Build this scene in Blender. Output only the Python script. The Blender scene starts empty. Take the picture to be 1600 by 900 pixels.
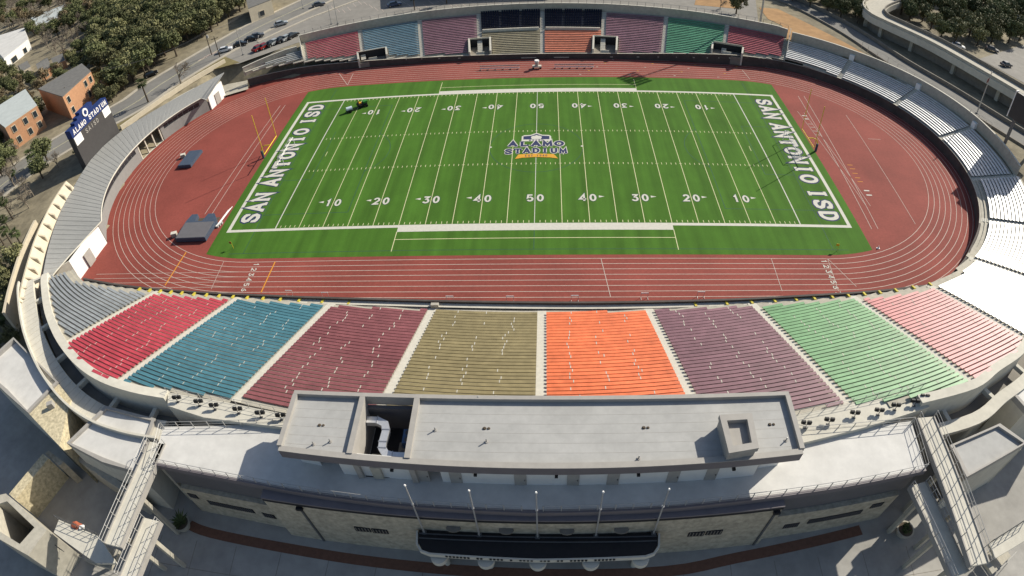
import bpy, math, random
import numpy as np
from mathutils import Vector, Matrix
random.seed(7); rng = np.random.default_rng(7)
rad, cos, sin, PI = math.radians, math.cos, math.sin, math.pi
SC = bpy.context.scene
COL = SC.collection

# ---------------------------------------------------------------- camera
CAM = (2.6722, -103.7529, 62.3891)
EUL = (0.7994322, 0.0474116, 0.0429943)
FPX, KD = 954.812, 0.045908            # r = F (t + K t^3), pixels of a 1600 x 900 frame
cd = bpy.data.cameras.new('camera'); cam = bpy.data.objects.new('camera', cd); COL.objects.link(cam)
cam.location = CAM; cam.rotation_euler = EUL
cd.lens = 21.5; cd.sensor_width = 36.0; cd.sensor_height = 20.25; cd.sensor_fit = 'HORIZONTAL'
cd.clip_start = 0.5; cd.clip_end = 5000.0
cd.type = 'PANO'
pano = cd if hasattr(cd, 'panorama_type') else cd.cycles
pano.panorama_type = 'FISHEYE_LENS_POLYNOMIAL'
for kk, vv in zip(('k0', 'k1', 'k2', 'k3', 'k4'), (0.0, -0.046538128618, -4.60398729e-06, 5.3628549e-06, -5.02647312e-08)):
    setattr(pano, 'fisheye_polynomial_' + kk, vv)
SC.camera = cam

# ---------------------------------------------------------------- sky, sun, exposure
SUN = Vector((1.21, 0.92, 1.0)).normalized()
w = bpy.data.worlds.new('World'); SC.world = w; w.use_nodes = True
nt = w.node_tree; bg = nt.nodes['Background']
sky = nt.nodes.new('ShaderNodeTexSky'); sky.sky_type = 'NISHITA'; sky.sun_disc = False
sky.sun_elevation = math.asin(SUN.z); sky.sun_rotation = math.atan2(SUN.x, SUN.y)
sky.air_density = 1.0; sky.dust_density = 1.4; sky.ozone_density = 0.9
nt.links.new(sky.outputs[0], bg.inputs[0]); bg.inputs[1].default_value = 0.085
sl = bpy.data.lights.new('sun', 'SUN'); sl.energy = 4.6; sl.angle = rad(0.53); sl.color = (1.0, 0.94, 0.82)
so = bpy.data.objects.new('sun', sl); COL.objects.link(so); so.rotation_euler = SUN.to_track_quat('Z', 'Y').to_euler()
so.location = SUN * 300
SC.view_settings.view_transform = 'Standard'; SC.view_settings.look = 'None'
SC.view_settings.gamma = 1.0; SC.view_settings.exposure = 0.40; SC.view_settings.use_curve_mapping = False
SC.render.engine = 'CYCLES'
SC.cycles.max_bounces = 5; SC.cycles.diffuse_bounces = 3; SC.cycles.glossy_bounces = 2
SC.cycles.use_denoising = True

# ---------------------------------------------------------------- pixel -> place on a level plane
RM = np.array(Matrix.LocRotScale(None, cam.rotation_euler, None).to_3x3())
def ray(u, v):
    x, y = u - 800.0, 450.0 - v; r = math.hypot(x, y) + 1e-9; q = r / FPX; t = q
    for _ in range(15): t -= (t + KD * t**3 - q) / (1 + 3 * KD * t * t)
    return RM @ np.array([sin(t) * x / r, sin(t) * y / r, -cos(t)])
def un(u, v, z=0.0):
    d = ray(u, v); s = (z - CAM[2]) / d[2]; return (CAM[0] + d[0] * s, CAM[1] + d[1] * s)
def un3(u, v, z=0.0): return un(u, v, z) + (z,)
def pj(x, y, z):                         # place -> pixel of the 1600 x 900 frame
    d = np.array([x - CAM[0], y - CAM[1], z - CAM[2]]) @ RM; rr = math.hypot(d[0], d[1]) + 1e-9; t = math.atan2(rr, -d[2]); r = FPX * (t + KD * t**3)
    return 800 + r * d[0] / rr, 450 - r * d[1] / rr
def zat(u, v, x, y):                     # height at which the sight line passes over (x, y)
    d = ray(u, v); s = math.hypot(x - CAM[0], y - CAM[1]) / math.hypot(d[0], d[1]); return CAM[2] + d[2] * s

# ---------------------------------------------------------------- materials
MATS = {}
def mat(name, col, rough=0.8, var=0.12, scale=1.5, metal=0.0, spec=0.3, bump=0.0, bscale=20.0, detail=5.0, var2=0.0, scale2=0.12, rnd=0.0, stretch=None):
    if name in MATS: return MATS[name]
    m = bpy.data.materials.new(name); m.use_nodes = True; n = m.node_tree.nodes; l = m.node_tree.links
    b = n['Principled BSDF']; b.inputs['Roughness'].default_value = rough; b.inputs['Metallic'].default_value = metal
    b.inputs['Specular IOR Level'].default_value = spec
    tc = n.new('ShaderNodeTexCoord'); src = tc.outputs['Object']
    if stretch:
        mp = n.new('ShaderNodeMapping'); mp.inputs['Scale'].default_value = stretch; l.new(src, mp.inputs[0]); src = mp.outputs[0]
    def nz(sc, amt, prev):
        t = n.new('ShaderNodeTexNoise'); t.inputs['Scale'].default_value = sc; t.inputs['Detail'].default_value = detail; t.inputs['Roughness'].default_value = 0.62
        l.new(src, t.inputs['Vector'])
        r = n.new('ShaderNodeMapRange'); r.inputs[1].default_value = 0.25; r.inputs[2].default_value = 0.75
        r.inputs[3].default_value = 1 - amt; r.inputs[4].default_value = 1 + amt; l.new(t.outputs[0], r.inputs[0])
        mx = n.new('ShaderNodeVectorMath'); mx.operation = 'SCALE'; l.new(r.outputs[0], mx.inputs['Scale'])
        if prev is None: mx.inputs[0].default_value = col
        else: l.new(prev, mx.inputs[0])
        return mx.outputs[0]
    o = nz(scale, var, None)
    if var2: o = nz(scale2, var2, o)
    if rnd:
        oi = n.new('ShaderNodeObjectInfo'); r = n.new('ShaderNodeMapRange'); r.inputs[3].default_value = 1 - rnd; r.inputs[4].default_value = 1 + rnd
        l.new(oi.outputs['Random'], r.inputs[0]); mx = n.new('ShaderNodeVectorMath'); mx.operation = 'SCALE'
        l.new(o, mx.inputs[0]); l.new(r.outputs[0], mx.inputs['Scale']); o = mx.outputs[0]
    l.new(o, b.inputs['Base Color'])
    if bump:
        t = n.new('ShaderNodeTexNoise'); t.inputs['Scale'].default_value = bscale; t.inputs['Detail'].default_value = 4; l.new(src, t.inputs['Vector'])
        bp = n.new('ShaderNodeBump'); bp.inputs['Strength'].default_value = bump; bp.inputs['Distance'].default_value = 0.05; l.new(t.outputs[0], bp.inputs['Height']); l.new(bp.outputs[0], b.inputs['Normal'])
    MATS[name] = m; return m
def turf_mat():
    m = mat('artificial turf', (0.056, 0.136, 0.016), 0.9, 0.16, 6.0, spec=0.15, var2=0.10, scale2=0.25)
    n = m.node_tree.nodes; l = m.node_tree.links; b = n['Principled BSDF']; src = b.inputs['Base Color'].links[0].from_socket
    tc = n.new('ShaderNodeTexCoord'); mp = n.new('ShaderNodeMapping'); mp.inputs['Scale'].default_value = (0.55, 0.035, 1.0); l.new(tc.outputs['Object'], mp.inputs[0])
    t = n.new('ShaderNodeTexNoise'); t.inputs['Scale'].default_value = 1.0; t.inputs['Detail'].default_value = 3; l.new(mp.outputs[0], t.inputs['Vector'])
    r = n.new('ShaderNodeMapRange'); r.inputs[1].default_value = .3; r.inputs[2].default_value = .7; r.inputs[3].default_value = 0.80; r.inputs[4].default_value = 1.2; l.new(t.outputs[0], r.inputs[0])
    mx = n.new('ShaderNodeVectorMath'); mx.operation = 'SCALE'; l.new(src, mx.inputs[0]); l.new(r.outputs[0], mx.inputs['Scale']); l.new(mx.outputs[0], b.inputs['Base Color'])
    return m
def leaf_mat(name, col, rnd=0.38):
    m = mat(name, col, 0.75, 0.35, 0.9, spec=0.2, rnd=rnd); b = m.node_tree.nodes['Principled BSDF']
    b.inputs['Transmission Weight'].default_value = 0.0
    return m
M = {}
def defmats():
    A = lambda k, *a, **kw: M.__setitem__(k, mat(k, *a, **kw))
    A('track', (0.232, 0.058, 0.044), 0.85, 0.14, 2.2, var2=0.24, scale2=0.07, spec=0.2)
    M['turf'] = turf_mat()
    A('linewhite', (0.54, 0.52, 0.45), 0.8, 0.10, 2.0); A('trackwhite', (0.50, 0.40, 0.34), 0.8, 0.2, 2.0)
    A('lineyellow', (0.62, 0.58, 0.34), 0.8, 0.1, 2.0)
    A('navy', (0.022, 0.03, 0.09), 0.8, 0.15, 2.0); A('lineblue', (0.03, 0.085, 0.05), 0.85, 0.2, 1.0)
    A('gold', (0.60, 0.30, 0.03), 0.8, 0.1, 2.0); A('orangeline', (0.62, 0.26, 0.03), 0.8, 0.15, 2.0)
    A('concrete', (0.42, 0.39, 0.32), 0.85, 0.14, 1.2, var2=0.12, scale2=0.15); A('concretedark', (0.20, 0.18, 0.15), 0.9, 0.2, 0.8)
    A('concretepale', (0.55, 0.52, 0.44), 0.85, 0.10, 1.0, var2=0.10, scale2=0.12)
    A('wallpaint', (0.075, 0.062, 0.055), 0.8, 0.25, 0.7, var2=0.2, scale2=0.2)
    A('aisle', (0.58, 0.55, 0.47), 0.85, 0.10, 2.0)
    A('roofwhite', (0.57, 0.555, 0.52), 0.7, 0.07, 1.0, var2=0.13, scale2=0.2); A('membrane', (0.375, 0.37, 0.352), 0.75, 0.08, 1.1, var2=0.12, scale2=0.22)
    A('white', (0.68, 0.67, 0.64), 0.6, 0.05, 1.0); A('whitebright', (0.82, 0.80, 0.76), 0.6, 0.04, 1.0)
    A('slate', (0.13, 0.125, 0.13), 0.6, 0.10, 1.0); A('fascia', (0.17, 0.15, 0.155), 0.55, 0.1, 0.6)
    A('parapet', (0.34, 0.32, 0.29), 0.7, 0.1, 1.0); A('greyroof', (0.25, 0.25, 0.24), 0.6, 0.07, 2.0, spec=0.2, var2=0.05, scale2=0.3)
    A('greywall', (0.23, 0.225, 0.215), 0.7, 0.08, 1.0); A('stone', (0.42, 0.37, 0.28), 0.9, 0.30, 1.6, bump=0.4, bscale=3.0, detail=3, var2=0.1, scale2=0.3)
    A('limestone', (0.52, 0.45, 0.30), 0.9, 0.35, 2.2, bump=0.6, bscale=3.5, detail=2)
    A('plaza', (0.34, 0.325, 0.295), 0.85, 0.12, 0.6, var2=0.22, scale2=0.12); A('brickpave', (0.17, 0.085, 0.055), 0.9, 0.2, 2.0)
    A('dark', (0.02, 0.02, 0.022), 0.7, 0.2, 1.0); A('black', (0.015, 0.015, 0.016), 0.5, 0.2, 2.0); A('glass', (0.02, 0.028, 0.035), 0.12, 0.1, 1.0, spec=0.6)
    A('steel', (0.42, 0.41, 0.39), 0.5, 0.1, 3.0, metal=0.3); A('galv', (0.5, 0.5, 0.5), 0.35, 0.08, 2.0, metal=0.8); A('darksteel', (0.10, 0.10, 0.10), 0.6, 0.15, 2.0)
    A('yellow', (0.75, 0.52, 0.03), 0.45, 0.05, 2.0); A('nosing', (0.58, 0.48, 0.06), 0.7, 0.15, 2.0)
    A('duct', (0.72, 0.72, 0.72), 0.3, 0.08, 3.0, metal=0.6); A('bluebox', (0.07, 0.13, 0.24), 0.6, 0.1, 2.0)
    A('matblue', (0.055, 0.075, 0.11), 0.55, 0.15, 1.5, spec=0.4); A('boardgrey', (0.055, 0.052, 0.052), 0.6, 0.1, 1.0); A('banner', (0.012, 0.03, 0.13), 0.5, 0.1, 1.0)
    A('ground', (0.215, 0.185, 0.125), 0.95, 0.35, 0.5, var2=0.35, scale2=0.05, bump=0.3, bscale=2.0); A('drygrass', (0.20, 0.165, 0.075), 0.95, 0.3, 0.8, var2=0.25, scale2=0.08)
    A('asphalt', (0.19, 0.182, 0.165), 0.9, 0.12, 0.5, var2=0.16, scale2=0.05); A('asphaltold', (0.23, 0.215, 0.19), 0.9, 0.15, 0.4, var2=0.15, scale2=0.06)
    A('sidewalk', (0.40, 0.36, 0.29), 0.9, 0.12, 0.8); A('clay', (0.34, 0.20, 0.09), 0.95, 0.2, 0.4, var2=0.2, scale2=0.08)
    A('brick', (0.44, 0.235, 0.13), 0.9, 0.15, 1.5); A('cream', (0.55, 0.48, 0.36), 0.85, 0.1, 1.0); A('shingle', (0.15, 0.145, 0.135), 0.9, 0.2, 1.0); A('paleroof', (0.45, 0.48, 0.46), 0.6, 0.1, 0.6)
    A('bark', (0.09, 0.07, 0.05), 0.95, 0.3, 3.0); A('twig', (0.22, 0.185, 0.145), 0.95, 0.3, 3.0)
    M['leafdark'] = leaf_mat('leafdark', (0.112, 0.122, 0.052)); M['leafolive'] = leaf_mat('leafolive', (0.17, 0.168, 0.078)); M['leafbrown'] = leaf_mat('leafbrown', (0.20, 0.155, 0.09)); M['palm'] = leaf_mat('palm', (0.065, 0.085, 0.03))
    for k, c in dict(carwhite=(.75, .75, .75), carblack=(.012, .012, .014), carsilver=(.4, .42, .42), carred=(.25, .012, .012), cargrey=(.1, .1, .11), carblue=(.02, .05, .12)).items(): A(k, c, 0.25, 0.03, 1.0, metal=0.2, spec=0.6)
    A('tyre', (0.012, 0.012, 0.012), 0.9, 0.1, 3.0); A('green', (0.04, 0.2, 0.03), 0.5, 0.1, 2.0); A('tank', (0.55, 0.62, 0.68), 0.4, 0.05, 2.0); A('orange', (0.36, 0.10, 0.05), 0.7, 0.3, 1.0); A('pink', (0.5, 0.3, 0.25), 0.8, 0.3, 1.0)
    seat = dict(b_grey=(.27, .285, .29), b_red=(.46, .060, .080), b_teal=(.070, .185, .225), b_maroon=(.225, .080, .085), b_olive=(.25, .205, .105), b_orange=(.74, .185, .075), b_purple=(.205, .105, .125), b_green=(.15, .32, .145), b_pink=(.50, .17, .17),
                b_blue=(.12, .21, .27), b_mauve=(.24, .13, .165), b_crimson=(.36, .085, .11), b_navy=(.012, .016, .035), b_aqua=(.09, .28, .17), b_olivepale=(.27, .24, .165), b_orangepale=(.56, .20, .125))  # last two: paler, greyer olive and orange for the opposite stand
    for k, c in seat.items(): A(k, c, 0.50, 0.20, 0.9, spec=0.30, var2=0.16, scale2=0.13, rnd=0.07)
    A('b_white', (0.64, 0.64, 0.63), 0.52, 0.16, 0.9, rnd=0.06,  metal=0.25, spec=0.4)
defmats()

# ---------------------------------------------------------------- object helpers
class MB:
    def __init__(s): s.V = []; s.F = []
    def poly(s, pts):
        b = len(s.V); s.V += [tuple(map(float, p)) for p in pts]; s.F.append(tuple(range(b, b + len(pts)))); return s
    def prism(s, pts, z0, z1):          # pts xy; z0/z1 number or list
        n = len(pts); b = len(s.V)
        zz0 = z0 if hasattr(z0, '__len__') else [z0] * n; zz1 = z1 if hasattr(z1, '__len__') else [z1] * n
        a = sum(pts[i][0] * pts[(i + 1) % n][1] - pts[(i + 1) % n][0] * pts[i][1] for i in range(n))
        s.V += [(p[0], p[1], zz0[i]) for i, p in enumerate(pts)] + [(p[0], p[1], zz1[i]) for i, p in enumerate(pts)]
        up = tuple(range(b + n, b + 2 * n)); dn = tuple(range(b, b + n))
        if a < 0: up = up[::-1]
        else: dn = dn[::-1]
        s.F += [up, dn]
        for i in range(n):
            j = (i + 1) % n; q = (b + i, b + j, b + n + j, b + n + i); s.F.append(q if a > 0 else q[::-1])
        return s
    def box(s, c, d, rz=0.0):           # centre of the base, size
        cx, cy, cz = c; hx, hy = d[0] / 2, d[1] / 2; ca, sa = cos(rz), sin(rz)
        return s.prism([(cx + x * ca - y * sa, cy + x * sa + y * ca) for x, y in ((-hx, -hy), (hx, -hy), (hx, hy), (-hx, hy))], cz, cz + d[2])
    def tube(s, p0, p1, r0, r1=None, n=6):
        r1 = r0 if r1 is None else r1; p0 = Vector(p0); p1 = Vector(p1); d = (p1 - p0)
        if d.length < 1e-6: return s
        q = d.to_track_quat('Z', 'Y'); b = len(s.V)
        for p, r in ((p0, r0), (p1, r1)):
            for i in range(n):
                a = 2 * PI * i / n; s.V.append(tuple(p + q @ Vector((r * cos(a), r * sin(a), 0))))
        for i in range(n):
            j = (i + 1) % n; s.F.append((b + i, b + j, b + n + j, b + n + i))
        s.F += [tuple(range(b + n - 1, b - 1, -1)), tuple(range(b + n, b + 2 * n))]; return s
    def path(s, pts, r, n=6):
        for a, b in zip(pts[:-1], pts[1:]): s.tube(a, b, r, r, n)
        return s
    def strip(s, pa, pb):               # quads between two 3D polylines
        b = len(s.V); n = len(pa); s.V += [tuple(p) for p in pa] + [tuple(p) for p in pb]
        for i in range(n - 1): s.F.append((b + i, b + i + 1, b + n + i + 1, b + n + i))
        return s
    def sweep(s, rings):                # list of equal-length closed rings of points
        b = len(s.V); m = len(rings[0])
        for r in rings: s.V += [tuple(p) for p in r]
        for i in range(len(rings) - 1):
            for j in range(m):
                k = (j + 1) % m; s.F.append((b + i * m + j, b + i * m + k, b + (i + 1) * m + k, b + (i + 1) * m + j))
        s.F += [tuple(range(b + m - 1, b - 1, -1)), tuple(range(b + (len(rings) - 1) * m, b + len(rings) * m))]; return s
    def build(s, name, m, parent=None, smooth=False, normals=True):
        me = bpy.data.meshes.new(name); me.from_pydata(s.V, [], s.F); me.update()
        if normals:
            import bmesh
            bm = bmesh.new(); bm.from_mesh(me); bmesh.ops.recalc_face_normals(bm, faces=bm.faces); bm.to_mesh(me); bm.free()
        if smooth: me.polygons.foreach_set('use_smooth', [True] * len(me.polygons))
        me.materials.append(M[m]); o = bpy.data.objects.new(name, me); COL.objects.link(o)
        if parent: put(o, parent)
        return o
def put(o, parent):
    o.parent = parent
    o.matrix_parent_inverse = Matrix.Translation(-parent.location) if parent.parent is None else Matrix.Identity(4)
def tag(o, label=None, cat=None, group=None, kind=None):
    for k, v in (('label', label), ('category', cat), ('group', group), ('kind', kind)):
        if v: o[k] = v
    return o
def thing(name, label, cat, loc=(0, 0, 0), group=None):
    o = bpy.data.objects.new(name, None); COL.objects.link(o); o.location = loc; o.empty_display_size = 0.5
    return tag(o, label, cat, group)
def struct(o): o['kind'] = 'structure'; return o
def sharecopy(o, parent=None, loc=None, rz=None, scale=None):
    c = o.copy(); COL.objects.link(c); c.parent = parent
    if loc is not None: c.location = loc
    if rz is not None: c.rotation_euler = (0, 0, rz)
    if scale is not None: c.scale = scale
    return c
def copytree(o, parent=None):
    c = o.copy(); COL.objects.link(c); c.parent = parent
    for ch in list(o.children): copytree(ch, c)
    return c
# ================================================================ the oval: four-centred curves
CY, R0, EX = 114.4, 160.0, 48.0
RE = R0 - math.hypot(EX, CY); PM = math.degrees(math.atan2(EX, CY)); T, RI, Z0 = 0.70, 0.225, 0.95
def opt(phi, rho):                      # phi: direction of the outward normal in degrees, rho: metres outside row 0
    phi = (phi + 180) % 360 - 180; c, s = cos(rad(phi)), sin(rad(phi))
    if abs(abs(phi) - 90) <= PM: return ((R0 + rho) * c, (-CY if s > 0 else CY) + (R0 + rho) * s)
    return (math.copysign(EX, c) + (RE + rho) * c, (RE + rho) * s)
def rp(x, y):
    s = -1 if y > 0 else 1; yy = y * s
    if abs(x) < (CY - yy) * EX / CY:
        r = math.hypot(x, yy - CY); return math.degrees(math.atan2((yy - CY) * s, x)), r - R0
    dx = x - math.copysign(EX, x); return math.degrees(math.atan2(y, dx)), math.hypot(dx, y) - RE
def itab(tab, p):
    if p <= tab[0][0]: return tab[0][1]
    for (a, va), (b, vb) in zip(tab[:-1], tab[1:]):
        if p <= b: return va + (vb - va) * (p - a) / max(b - a, 1e-9)
    return tab[-1][1]
DROP = [(-180, .0), (-72, 0.0), (-62, .55), (-50, 1.15), (50, 1.15), (66, .7), (76, .15), (84, 0), (100, 0), (112, .5), (130, .9), (180, .9)]
def zrow(k, phi): return Z0 + RI * k - itab(DROP, phi)
def smooth(t): t = max(0.0, min(1.0, t)); return t * t * (3 - 2 * t)
def catmull(P, m=6):
    out = []
    for i in range(len(P) - 1):
        p0, p1, p2, p3 = P[max(i - 1, 0)], P[i], P[i + 1], P[min(i + 2, len(P) - 1)]
        for j in range(m):
            t = j / m; out.append(tuple(0.5 * (2 * b + (c - a) * t + (2 * a - 5 * b + 4 * c - d) * t * t + (3 * b - a - 3 * c + d) * t**3) for a, b, c, d in zip(p0, p1, p2, p3)))
    out.append(tuple(P[-1])); return out

# track wall: (x, y, top), from the lower left anticlockwise to the upper left
WP = [un3(130, 434, 6.0), un3(180, 443, 5.1), un3(240, 450, 4.2), un3(300, 454.5, 3.5), un3(360, 458, 2.9), un3(420, 460.5, 2.4), un3(480, 463, 2.05), un3(600, 466.5, 1.7), un3(720, 469.5, 1.6), un3(835, 471, 1.55),
      un3(950, 471, 1.6), un3(1100, 468, 1.8), un3(1180, 465, 2.15), un3(1250, 461, 2.6), un3(1350, 455, 3.2), un3(1420, 448, 3.4), (64.5, -41.6, 3.0), (71.8, -36.6, 2.5)]
WP += [(47.8 + 43.1 * cos(rad(a)), 43.1 * sin(rad(a)), 2.3) for a in range(-48, 62, 10)]
WP += [(66, 39.6, 2.25), (59, 41.3, 2.5), (50.5, 41.9, 2.75), (42, 42.3, 2.55), (33, 42.9, 2.05), (24, 43.3, 1.65), (10, 43.7, 1.5), (-6, 43.9, 1.45), (-23, 44.0, 1.5), (-40, 43.6, 1.85), (-52, 43.3, 2.0), (-61, 42.9, 2.05), (-70, 41.0, 2.1), (-77, 38.3, 2.2)]
W = catmull(WP, 5)
WT = sorted([(rp(x, y)[0] if rp(x, y)[0] > -150 else -150, rp(x, y)[1], z) for x, y, z in W])
KF = [(p, r / T) for p, r, z in WT]; HF = [(p, z) for p, r, z in WT]
def offs(path, d):                      # offset an xy(z) path to its right-hand (outer) side by d
    out = []
    for i, p in enumerate(path):
        a = path[max(i - 1, 0)]; b = path[min(i + 1, len(path) - 1)]; tx, ty = b[0] - a[0], b[1] - a[1]; L = math.hypot(tx, ty) or 1
        out.append((p[0] + ty / L * d, p[1] - tx / L * d) + tuple(p[2:]))
    return out

# ================================================================ ground
def outer(x, y):
    t = smooth((-22 - y) / 34.0); z = 5.0 * (1 - t) - 1.75 * t
    return z
def gz(x, y):
    p, r = rp(x, y); r -= 9.5 * smooth(1.25 - math.hypot(x + 80, abs(y) - 36) / 13.0); return -0.6 + (outer(x, y) + 0.6) * smooth((r - 9.0) / 6.5)
gx = [-2500, -1200, -600, -350, -260, -220] + list(np.arange(-190, 191, 5.0)) + [220, 260, 350, 600, 1200, 2500]
gy = [-2500, -1200, -600, -300, -200] + list(np.arange(-150, 171, 5.0)) + [190, 220, 260, 350, 600, 1200, 2500]
V = [(x, y, gz(x, y)) for y in gy for x in gx]; nx = len(gx)
F = [(j * nx + i, j * nx + i + 1, (j + 1) * nx + i + 1, (j + 1) * nx + i) for j in range(len(gy) - 1) for i in range(nx - 1)]
g = MB(); g.V = V; g.F = F; struct(g.build('ground', 'ground'))
def sheet(name, px, m, z=None, zoff=0.02, lvl=5.0, kind='structure', world=False):
    P = px if world else [un(u, v, lvl) for u, v in px]
    o = MB().poly([(x, y, (lvl if z is None else z) + zoff) for x, y in P]).build(name, m)
    if o.data.polygons[0].normal.z < 0: o.data.flip_normals()
    return struct(o)

# ================================================================ track
arcL = [(-48 + 44.0 * cos(rad(a)), 44.0 * sin(rad(a))) for a in range(143, 218, 3)]
trk = [(x, y) for x, y, z in offs(W, 0.1)] + [(-83, 35.5), (-83, 26.4)] + arcL + [(-83.1, -26.4), (-83.3, -37.0)]
track = struct(MB().poly([(x, y, 0.0) for x, y in trk]).build('running_track', 'track'))
if track.data.polygons[0].normal.z < 0: track.data.flip_normals()
def band(pts, wd, z, closed=False):     # flat mitred line of width wd along xy points
    n = len(pts); L = []; R_ = []
    for i, p in enumerate(pts):
        a = pts[(i - 1) % n] if (closed or i > 0) else p; b = pts[(i + 1) % n] if (closed or i < n - 1) else p
        d1 = Vector((p[0] - a[0], p[1] - a[1])); d2 = Vector((b[0] - p[0], b[1] - p[1]))
        if d1.length < 1e-7: d1 = d2
        if d2.length < 1e-7: d2 = d1
        d1.normalize(); d2.normalize(); t = d1 + d2
        if t.length < 1e-4: t = d1
        t.normalize(); nrm = Vector((-t.y, t.x)); c = max(0.35, nrm.dot(Vector((-d1.y, d1.x)))); h = wd / 2 / c
        L.append((p[0] + nrm.x * h, p[1] + nrm.y * h, z)); R_.append((p[0] - nrm.x * h, p[1] - nrm.y * h, z))
    if closed: L.append(L[0]); R_.append(R_[0])
    return L, R_
def line(name, pts, wd, m, parent, z, closed=False, flip=False):
    L, R_ = band(pts, wd, z, closed); return MB().strip(R_, L).build(name, m, parent, normals=False)
XC = 47.6
def ovalpts(r, step=4):
    return [(XC + r * cos(rad(a)), r * sin(rad(a))) for a in range(-90, 91, step)] + [(-XC + r * cos(rad(a)), r * sin(rad(a))) for a in range(90, 271, step)]
for i in range(9):
    line('lane_line', ovalpts(33.25 + 1.2 * i), 0.10, 'trackwhite', track, 0.012, closed=True)
    if i > 1: line('chute_line', [(-XC - 1, -33.25 - 1.2 * i), (-80.5 + 0.25 * i, -33.25 - 1.2 * i)], 0.08, 'trackwhite', track, 0.017)
for u0, v0, u1, v1, wd, m in [(430, 409, 408, 457, .22, 'orangeline'), (291, 394, 258, 446, .22, 'orangeline'), (350, 408, 330, 452, .08, 'trackwhite'), (1293, 404, 1310, 455, .09, 'trackwhite'), (1205, 404, 1222, 455, .09, 'trackwhite'),
                              (939, 404, 954, 464, .1, 'trackwhite'), (530, 115, 543, 133, .12, 'trackwhite'), (552, 115, 543, 133, .12, 'trackwhite'), (1160, 110, 1172, 124, .12, 'trackwhite'), (1293, 404, 1338, 448, .09, 'trackwhite'),
                              (1247, 150, 1362, 358, .10, 'trackwhite'), (1256, 150, 1372, 358, .10, 'trackwhite'), (1246, 174, 1352, 320, .08, 'trackwhite'), (1256, 176, 1360, 322, .08, 'trackwhite'), (1322, 180, 1430, 350, .09, 'trackwhite'), (1356, 217, 1376, 218, .1, 'trackwhite'), (438, 165, 320, 335, .1, 'trackwhite'), (446, 164, 331, 335, .1, 'trackwhite')]:
    line('track_mark', [un(u0, v0), un(u1, v1)], wd, m, track, 0.022)
for u, v, L_ in [(1257, 181, 1), (1260, 186, 1), (1266, 194, 0), (1270, 199, 0), (1274, 205, 0), (1278, 211, 0), (1328, 258, 2), (1332, 264, 2), (1336, 271, 2), (1340, 278, 2), (1344, 284, 2), (1354, 298, 1), (1358, 305, 1)]:
    x, y = un(u, v); line('board_mark', [(x - .6, y), (x + .6, y)], .35 if L_ == 1 else .16, ('trackwhite', 'linewhite', 'orangeline')[L_], track, 0.028)
for i in range(9):                      # small hurdle marks on the far straight and curves
    for x0 in (-70, -62, -52, 10, 22, 33, 44, 54):
        if i % 2 == 0:
            line('hurdle_mark', [(x0 + 2.2 * i * .5, 33.75 + 1.2 * i * .98), (x0 + 2.2 * i * .5 + .5, 33.75 + 1.2 * i * .98)], .22, 'gold' if (i // 2) % 2 else 'trackwhite', track, 0.028) if abs(x0) < 50 else None

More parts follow.
